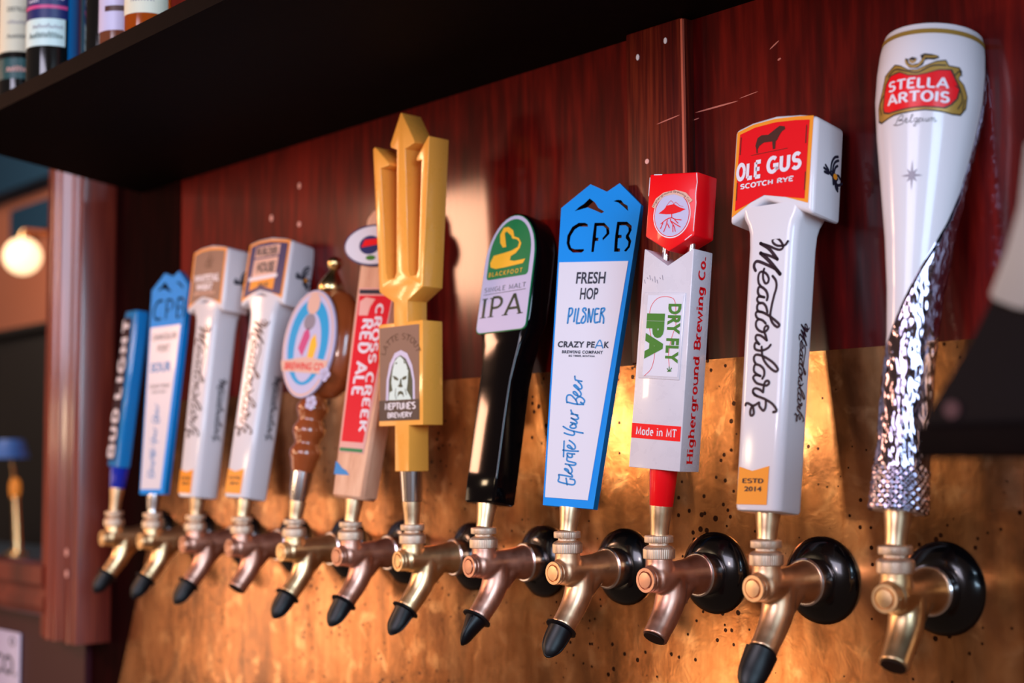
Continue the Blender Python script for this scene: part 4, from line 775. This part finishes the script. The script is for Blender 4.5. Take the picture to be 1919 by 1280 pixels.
decal('lettering', fit(slab('Made in MT', .14, .1, .12, .85, .09), -20.8, 90.8, 20.6, 98.6), front(Y, .6), MT['wtext'], rb)
decal('side_lettering', fit(slab('Higherground Brewing Co.', .17, .13, .1, 1, .11), -6.6, 69, 7.6, 248, 90), sidef(25.7, .3), MT['red'], e)
decal('scuff_marks', strokes([[(-23 + 2.6 * i, 226 + (i * 37 % 5)), (-22 + 2.6 * i, 223 + (i * 29 % 5))] for i in range(8)], .5, 2), front(Y, .2), MT['grey'], e)

# -- yellow trident --
e = handle(5, 'tall yellow trident handle with brown latte stout label'); ferr(e, z1=29, r0=8, r1=10.2)
cf = lathe('steel_ferrule', [(9.6, 29), (10.4, 29.5), (12.6, 61)], MT['chrome'], e, 36)
O_ = [(-11, 61), (11, 61), (11, 109), (33.5, 109), (33.5, 218), (9.5, 218), (9.5, 240), (34, 253), (45, 411), (42, 411), (24, 389), (25.8, 386), (31, 386), (28.5, 272), (26, 266), (20.5, 266), (17.5, 272), (8, 404), (15.5, 407), (0, 443), (-17.5, 411), (-9, 404), (-7.5, 272), (-10, 266), (-17, 266), (-20, 272), (-32, 388), (-22, 388), (-24, 395), (-43, 413), (-47.5, 411), (-36, 253), (-12.5, 240), (-12.5, 218), (-37, 218), (-37, 109), (-11, 109)]
O_ = [(-11, 61), (11, 61), (11, 109), (33.5, 109), (33.5, 218), (9.5, 218), (9.5, 240), (34, 253), (45, 410), (43.5, 411), (24, 390), (24.5, 387), (32.5, 387), (26, 272), (23.5, 266), (14, 266), (11, 272), (6.5, 403), (22, 407), (21, 410), (1, 443), (-1, 443), (-17.5, 412), (-17, 408), (-7, 404), (-8.5, 272), (-11, 266), (-22, 266), (-25, 272), (-34, 388), (-20, 389), (-20, 392), (-43, 413), (-46.5, 411), (-36, 253), (-12.5, 240), (-12.5, 218), (-37, 218), (-37, 109), (-11, 109)]
prism('trident_body', O_, -14, 14, MT['yellow'], e, 1.8)
Y = -14
lab = prism('label_plate', [(-35, 114.5), (28, 114.5), (28, 214), (-35, 214)], Y - .6, Y + .4, MT['brown'], e)
Y -= .6
decal('arch_border', tess(TR['nep_white']), front(Y, .2), MT['lilac'], lab)
decal('arch_field', tess(TR['nep_black']), front(Y, .35), MT['dgreen'], lab)
decal('bearded_face', tess(TR['nep_face']), front(Y, .5), MT['mint'], lab)
decal('face_features', merge([tess(p) for p in TR['nep_feat']] + [ribbon([(-8, 148), (-9, 141), (-7, 137)], .9), ribbon([(7, 147), (9, 141)], .9)]), front(Y, .65), MT['dgreen'], lab)
decal('name_bar', tess([(-35, 114.5), (28, 114.5), (28, 136), (-35, 136)]), front(Y, .6), MT['ink'], lab)
decal('lettering', arc_text(slab('LATTE STOUT', .13, .1, .14, 1, .07), -.7, 180, 25.5, 19.5, 168, 12, 7), front(Y, .3), MT['dbrown'], lab)
decal('lettering', fit(slab("NEPTUNE'S", .17, .08, .06, .75, .07), -25.4, 125.2, 23.6, 134), front(Y, .8), MT['wtext'], lab)
decal('lettering', fit(slab('BREWERY', .2, .1, .1, .9, .09), -21.2, 116.6, 18.4, 123.2), front(Y, .8), MT['wtext'], lab)

# -- maple handle --
e = handle(6, 'pale maple handle with red ale label and oval badge, half hidden by the trident'); ferr(e, z1=30, r0=8, r1=10.2)
prism('handle_body', [(-22.3, 30), (22.3, 30), (30, 291), (30, 350), (21, 362), (-21, 362), (-30, 350), (-30, 291)], -14.5, 14.5, MT['maple'], e, 3.5, 1)
Y = -14.5
rl = prism('label_plate', [(-19.8, 80), (15.2, 80), (27.4, 268), (-24.4, 268)], Y - .8, Y + .3, MT['speck'], e, .3)
decal('red_panel', tess([(-17.6, 92.5), (13, 92.5), (25, 259), (-22, 259)]), front(Y - .8, .25), MT['crimson'], rl)
decal('top_strip', tess([(-22.4, 261), (25.4, 261), (26, 266), (-23, 266)]), front(Y - .8, .25), MT['navy'], rl)
decal('green_strip', tess([(-18.6, 81.5), (14, 81.5), (14.4, 85.5), (-18.4, 85.5)]), front(Y - .8, .25), MT['green'], rl)
decal('lettering', fit(slab('RED ALE', .2, 0, .16), -13, 145, 4, 232, -90), front(Y - .8, .45), MT['wtext'], rl)
decal('lettering', fit(slab('CROSS CREEK', .2, 0, .16), 4, 104, 15.5, 250, -90), front(Y - .8, .45), MT['wtext'], rl)
decal('brew_emblem', merge([tess([(-19, 236), (-6, 236), (-4, 246), (2, 255), (-12, 257), (-20, 252)])]), front(Y - .8, .4), MT['speck'], rl)
decal('blue_mark', tess([(-22, 55.2), (0, 55.6), (-4.7, 60), (-12, 63), (-18, 68), (-22, 70)]), front(Y, .3), MT['bink'], e)
bg = bmesh.new(); V_ = ell(-8, 317, 44, 24.5, 48)
bg.free()
ov = prism('oval_badge', V_, Y - 5, Y + 1, MT['dnavy'], e, .8)
decal('badge_face', tess(ell(-8, 317, 41.5, 22.3, 44)), front(Y - 5, .25), MT['paper'], ov)
decal('badge_art', merge([tess(ell(-14, 317, 15, 11, 24))]), front(Y - 5, .5), MT['dnavy'], ov)
decal('badge_art', merge([tess([(-26, 314), (2, 318), (4, 325), (-22, 323)])]), front(Y - 5, .7), MT['dred'], ov)
decal('badge_leaf', tess(ell(-10, 302, 7, 3, 12)), front(Y - 5, .7), MT['gtext'], ov)

# -- turned brown handle with oval plaque --
e = handle(7, 'turned brown wooden handle with gold finial and oval blue and white plaque'); ferr(e, z1=26, r0=8, r1=10.2)
lathe('clear_collar', [(9, 26), (11.5, 40), (13, 61)], MT['chrome'], e, 32)
lathe('spindle', [(13, 61), (14.5, 66), (16, 74), (18.5, 80), (18.5, 86), (15, 92), (14, 95), (16, 100), (19, 107), (19, 113), (15, 120), (14, 123), (16, 128), (18.5, 134), (18.5, 139), (14.5, 146), (14, 152), (18, 155)], MT['turned'], e, 48, 60)
lathe('egg_body', [(12, 150), (20, 153), (33, 164), (42, 182), (46, 204), (46, 224), (42, 244), (34, 262), (22, 275), (10, 281)], MT['turned'], e, 56, 60, sy=.62, origin=(9, 4, 0))
lathe('finial', [(13, 276), (16, 281), (15, 288), (10, 297), (6, 303), (5, 306), (8, 309), (9.5, 314), (8, 319), (3, 322)], MT['gold'], e, 36, 60)
cx, cz = 1, 210
Y = -26
pq = prism('plaque', ell(cx, cz, 40, 65, 56), Y, Y + 5, MT['lilac'], e, 1.2)
decal('border_ring', tess(ell(cx, cz, 38, 63, 48)), front(Y, .25), MT['peach'], pq)
decal('border_ring', tess(ell(cx, cz, 36, 60.5, 48)), front(Y, .4), MT['lilac'], pq)
decal('blue_field', tess(ell(cx, cz + 2, 31, 52, 48)), front(Y, .55), MT['sky'], pq)
decal('centre_field', tess(ell(cx, cz - 4, 20, 42, 40)), front(Y, .7), MT['lilac'], pq)
decal('figure_art', tess([(cx - 14, cz - 6), (cx - 8, cz + 14), (cx - 2, cz + 20), (cx + 2, cz + 8), (cx - 2, cz - 4), (cx - 6, cz - 16)]), front(Y, .85), MT['pink'], pq)
decal('figure_art', tess([(cx + 2, cz - 18), (cx + 4, cz + 4), (cx + 10, cz + 12), (cx + 15, cz - 2), (cx + 12, cz - 18)]), front(Y, .85), MT['swan'], pq)
decal('figure_art', tess(ell(cx - 2, cz + 26, 9, 10, 20)), front(Y, .85), MT['grey'], pq)
decal('crest_art', tess(ell(cx, cz + 48, 10, 13, 24)), front(Y, .85), MT['peach'], pq)
bn = decal('banner', tess([(cx - 38, cz - 22), (cx - 34, cz - 34), (cx + 34, cz - 36), (cx + 36, cz - 20), (cx, cz - 16)]), front(Y, 1.0), MT['peach'], pq)
decal('lettering', fit(font_text('BREWING CO', .02), cx - 30, cz - 32, cx + 30, cz - 23), front(Y, 1.2), MT['dred'], pq)
for fx, fz in ((34, -36), (20, -70)):
    fl_ = merge([tess(ell(cx + fx + 5 * math.cos(a), cz + fz + 5 * math.sin(a), 4, 4, 10)) for a in (0, 1.26, 2.5, 3.8, 5.0)])
    decal('flower', fl_, front(Y, 1.6), MT['lilac'], pq)

# -- small blue handle at the far end --
e = handle(11, 'small bright blue handle with white block lettering, nearest the wooden post'); ferr(e, 'ferrule', 38, 7.5, 10)
lathe('cobalt_collar', [(10.2, 38), (11, 39), (13.5, 68)], MT['cobalt'], e, 32)
loft('handle_body', [(67.5, 40, 17, 3, -4, 0), (70, 43, 19, 4, -4, 0), (286, 45, 21, 4, -3, 0), (291, 43, 19, 4, -3, 0)], MT['budblue'], e)
Y = -10.6
decal('outline_panel', tess([(-26.5, 77), (4, 77), (6, 274), (4, 281), (-24, 281), (-26.5, 240)]), front(Y, .3), MT['ink'], e)
for w_, z0_, z1_ in (('BUD', 80, 150), ('LIGHT', 164, 278)):
    decal('lettering', fit(slab(w_, .25, 0, .3, 1.1), -25, z0_, 1.5, z1_, 90), front(Y, .7), MT['wtext'], e)

# -- white and silver chalice handle --
e = handle(0, 'tall white glass-shaped handle with red and gold crest and silver sheath'); ferr(e, z1=31, r0=8, r1=10.5)
PR = [(30, 20.5), (32, 20.8), (60, 19.5), (100, 18.3), (140, 18.0), (165, 18.5), (200, 21), (240, 25.5), (280, 31.5), (320, 37.5), (350, 41), (372, 41.3), (388, 40.3), (398, 38.8), (401, 37.8)]
def rad(z):
    for (a, ra), (b, rb_) in zip(PR, PR[1:]):
        if z <= b: t = (z - a) / (b - a); return ra + (rb_ - ra) * (t * t * (3 - 2 * t) if 0 else t)
    return PR[-1][1]
EDGE = [(-110, 120), (-63, 135), (-56, 150), (-28, 166), (-10, 178), (10, 194), (30, 211), (51, 229), (72, 250), (88, 275), (97, 305), (101, 340), (102, 390), (102, 420)]  # (deg from front, z): left of it porcelain, right of it silver
def edge_ang(z):
    if z <= EDGE[0][1]: return -110
    for (a, za), (b, zb2) in zip(EDGE, EDGE[1:]):
        if z <= zb2: return a + (b - a) * (z - za) / (zb2 - za)
    return EDGE[-1][0]
from mathutils import noise as mn
def shell(name, sel, m, disp, parent, seg=140, nz=260, z0=30.5, z1=400):
    bm = bmesh.new(); rows = []
    for j in range(nz + 1):
        z = z0 + (z1 - z0) * j / nz; ea = edge_ang(z); row = []
        if sel == 'silver': a0, a1 = ea, 250
        else: a0, a1 = -110, ea
        if a1 - a0 < 1: rows.append(None); continue
        for i in range(seg + 1):
            a = a0 + (a1 - a0) * i / seg; r = rad(z)
            if disp:
                ar = math.radians(a); ar += z * .011; p = Vector((math.cos(ar) * r / 8, math.sin(ar) * r / 8, z / 30))
                f = 1 if z > 60 else .55
                r += .9 + .9 * mn.noise(p * 1.3) * f + .8 * abs(mn.noise(p * 2.6 + Vector((5, 2, 1)))) * f + .55 * mn.noise(p * 5 + Vector((1, 7, 3)))
                if z < 62: r += .9 * math.sin(a * .35) * math.sin(z * .9)
                edge_f = min(1, i / 4, (seg - i) / 4); r = rad(z) - .5 + (r - rad(z) + .5) * max(.2, edge_f)
            ar = math.radians(a)
            row.append(bm.verts.new((r * math.sin(ar), -r * math.cos(ar), z)))
        rows.append(row)
    for A, B in zip(rows, rows[1:]):
        if A and B:
            for i in range(seg): bm.faces.new((A[i], A[i + 1], B[i + 1], B[i]))
    return link(name, bm_mesh(bm), m, parent, True)
shell('porcelain_front', 'white', MT['white'], False, e, 60, 120)
sv = shell('silver_sheath', 'silver', MT['silver'], True, e); sv['label'] = 'embossed silver metal sheath twisting up the right side'
lathe('core', [(19.0, 30.4), (17.5, 60), (16.6, 140), (19.5, 200), (30, 280), (39.5, 350), (40, 376), (37, 396), (36, 398)], MT['white'], e, 48, 60)
lathe('top_rim', [(30, 393), (38.2, 399.3), (37.6, 402.4), (34, 403.6), (28, 400)], MT['white'], e, 64, 60)
def onl(off):
    def f(u, v):
        r = rad(v) + off; a = math.radians(u); return (r * math.sin(a), -r * math.cos(a), v)
    return f
V, F = [], []
for i in range(61):
    a = -120 + 240 * i / 60; V += [(a, 393.5), (a, 397.5)]
F = [(2 * i, 2 * i + 2, 2 * i + 3, 2 * i + 1) for i in range(60)]
decal('gold_band', (V, F), onl(.3), MT['dgold'], e)
def grow(P_, du, dv):
    cu_ = sum(p[0] for p in P_) / len(P_); cv = sum(p[1] for p in P_) / len(P_)
    return [(cu_ + (u - cu_) * du, cv + (v - cv) * dv) for u, v in P_]
cr = decal('crest', tess(grow(TR['st_frame'], 1.03, 1.06)), onl(.3), MT['olive'], e, 5)
decal('gold_frame', tess(TR['st_frame']), onl(.45), MT['dgold'], cr, 5)
decal('red_outline', tess(grow(TR['st_red'], 1.05, 1.08)), onl(.6), MT['olive'], cr, 5)
decal('red_field', tess(TR['st_red']), onl(.75), MT['dred'], cr, 5)
for P_ in ([(-35, 334), (-38, 342), (-30, 348)], [(58, 335), (62, 342), (58, 349), (52, 352)], [(-24, 362), (-14, 366), (0, 363), (12, 361), (26, 366), (40, 367)], [(50, 360), (55, 364), (58, 361)], [(64, 335), (65, 343)]):
    decal('scroll_line', strokes([P_], 1.1), onl(.8), MT['olive'], cr, 5)
decal('horn', tess(TR['horn']), onl(.6), MT['olive'], cr, 5)
decal('horn_gold', strokes([[(-2, 371.5), (2, 367.3), (10, 366), (15, 369), (18, 372.8)], [(18, 373.6), (24, 373.2), (30, 373.6)], [(3, 371), (6, 369.4), (9, 371)]], 1.6), onl(.8), MT['dgold'], cr, 5)
decal('lettering', fit(slab('STELLA', .19, .06, .14, 1, .1), -21, 348.2, 45, 357), onl(1.0), MT['wtext'], cr, 5)
decal('lettering', fit(slab('ARTOIS', .19, .06, .14, 1, .1), -23, 337.6, 47, 346.4), onl(1.0), MT['wtext'], cr, 5)
bel = [[(-11, 322), (-6, 328), (-2, 328.5), (-3, 326), (-7, 325), (-2, 324.5), (-2, 322.5), (-8, 321.5), (-13, 322.5)], [(0, 324), (2.5, 325), (1, 326), (0, 324), (2, 322.6), (5, 324)], [(5, 324), (8, 328), (6.5, 328), (5.5, 323), (8, 323)], [(12, 325.4), (9.5, 325), (9.5, 323), (12, 323.6), (12.4, 325.6), (11.5, 320), (9, 320), (13.5, 323.6)],
       [(14, 325.4), (14, 321), (14.2, 325), (16.5, 325), (16.3, 323.2), (14.4, 323)], [(18, 325.4), (18, 323.2), (19, 323.2)], [(20.5, 325.4), (20.5, 323.2), (22.5, 323.2), (22.8, 325.4), (23, 323.2)], [(24.5, 323), (24.6, 325.4), (26.6, 325.4), (26.6, 323), (26.8, 325.4), (28.8, 325.4), (29, 323), (31, 324)]]
decal('script_lettering', strokes([[(u * 1.15, v) for u, v in s] for s in bel], .55, 4), onl(.35), MT['ink'], e, 6)
decal('star_emblem', merge([tess([(10.4 + (a_ * math.sin(t_)) * 1.45, 282.3 + a_ * math.cos(t_)) for t_, a_ in [(i * math.pi / 8, ((11.5 if i % 8 == 0 else (10 if i % 4 == 0 else 7)) if i % 2 == 0 else 3.0)) for i in range(16)]])]), onl(.35), MT['grey'], e, 4)
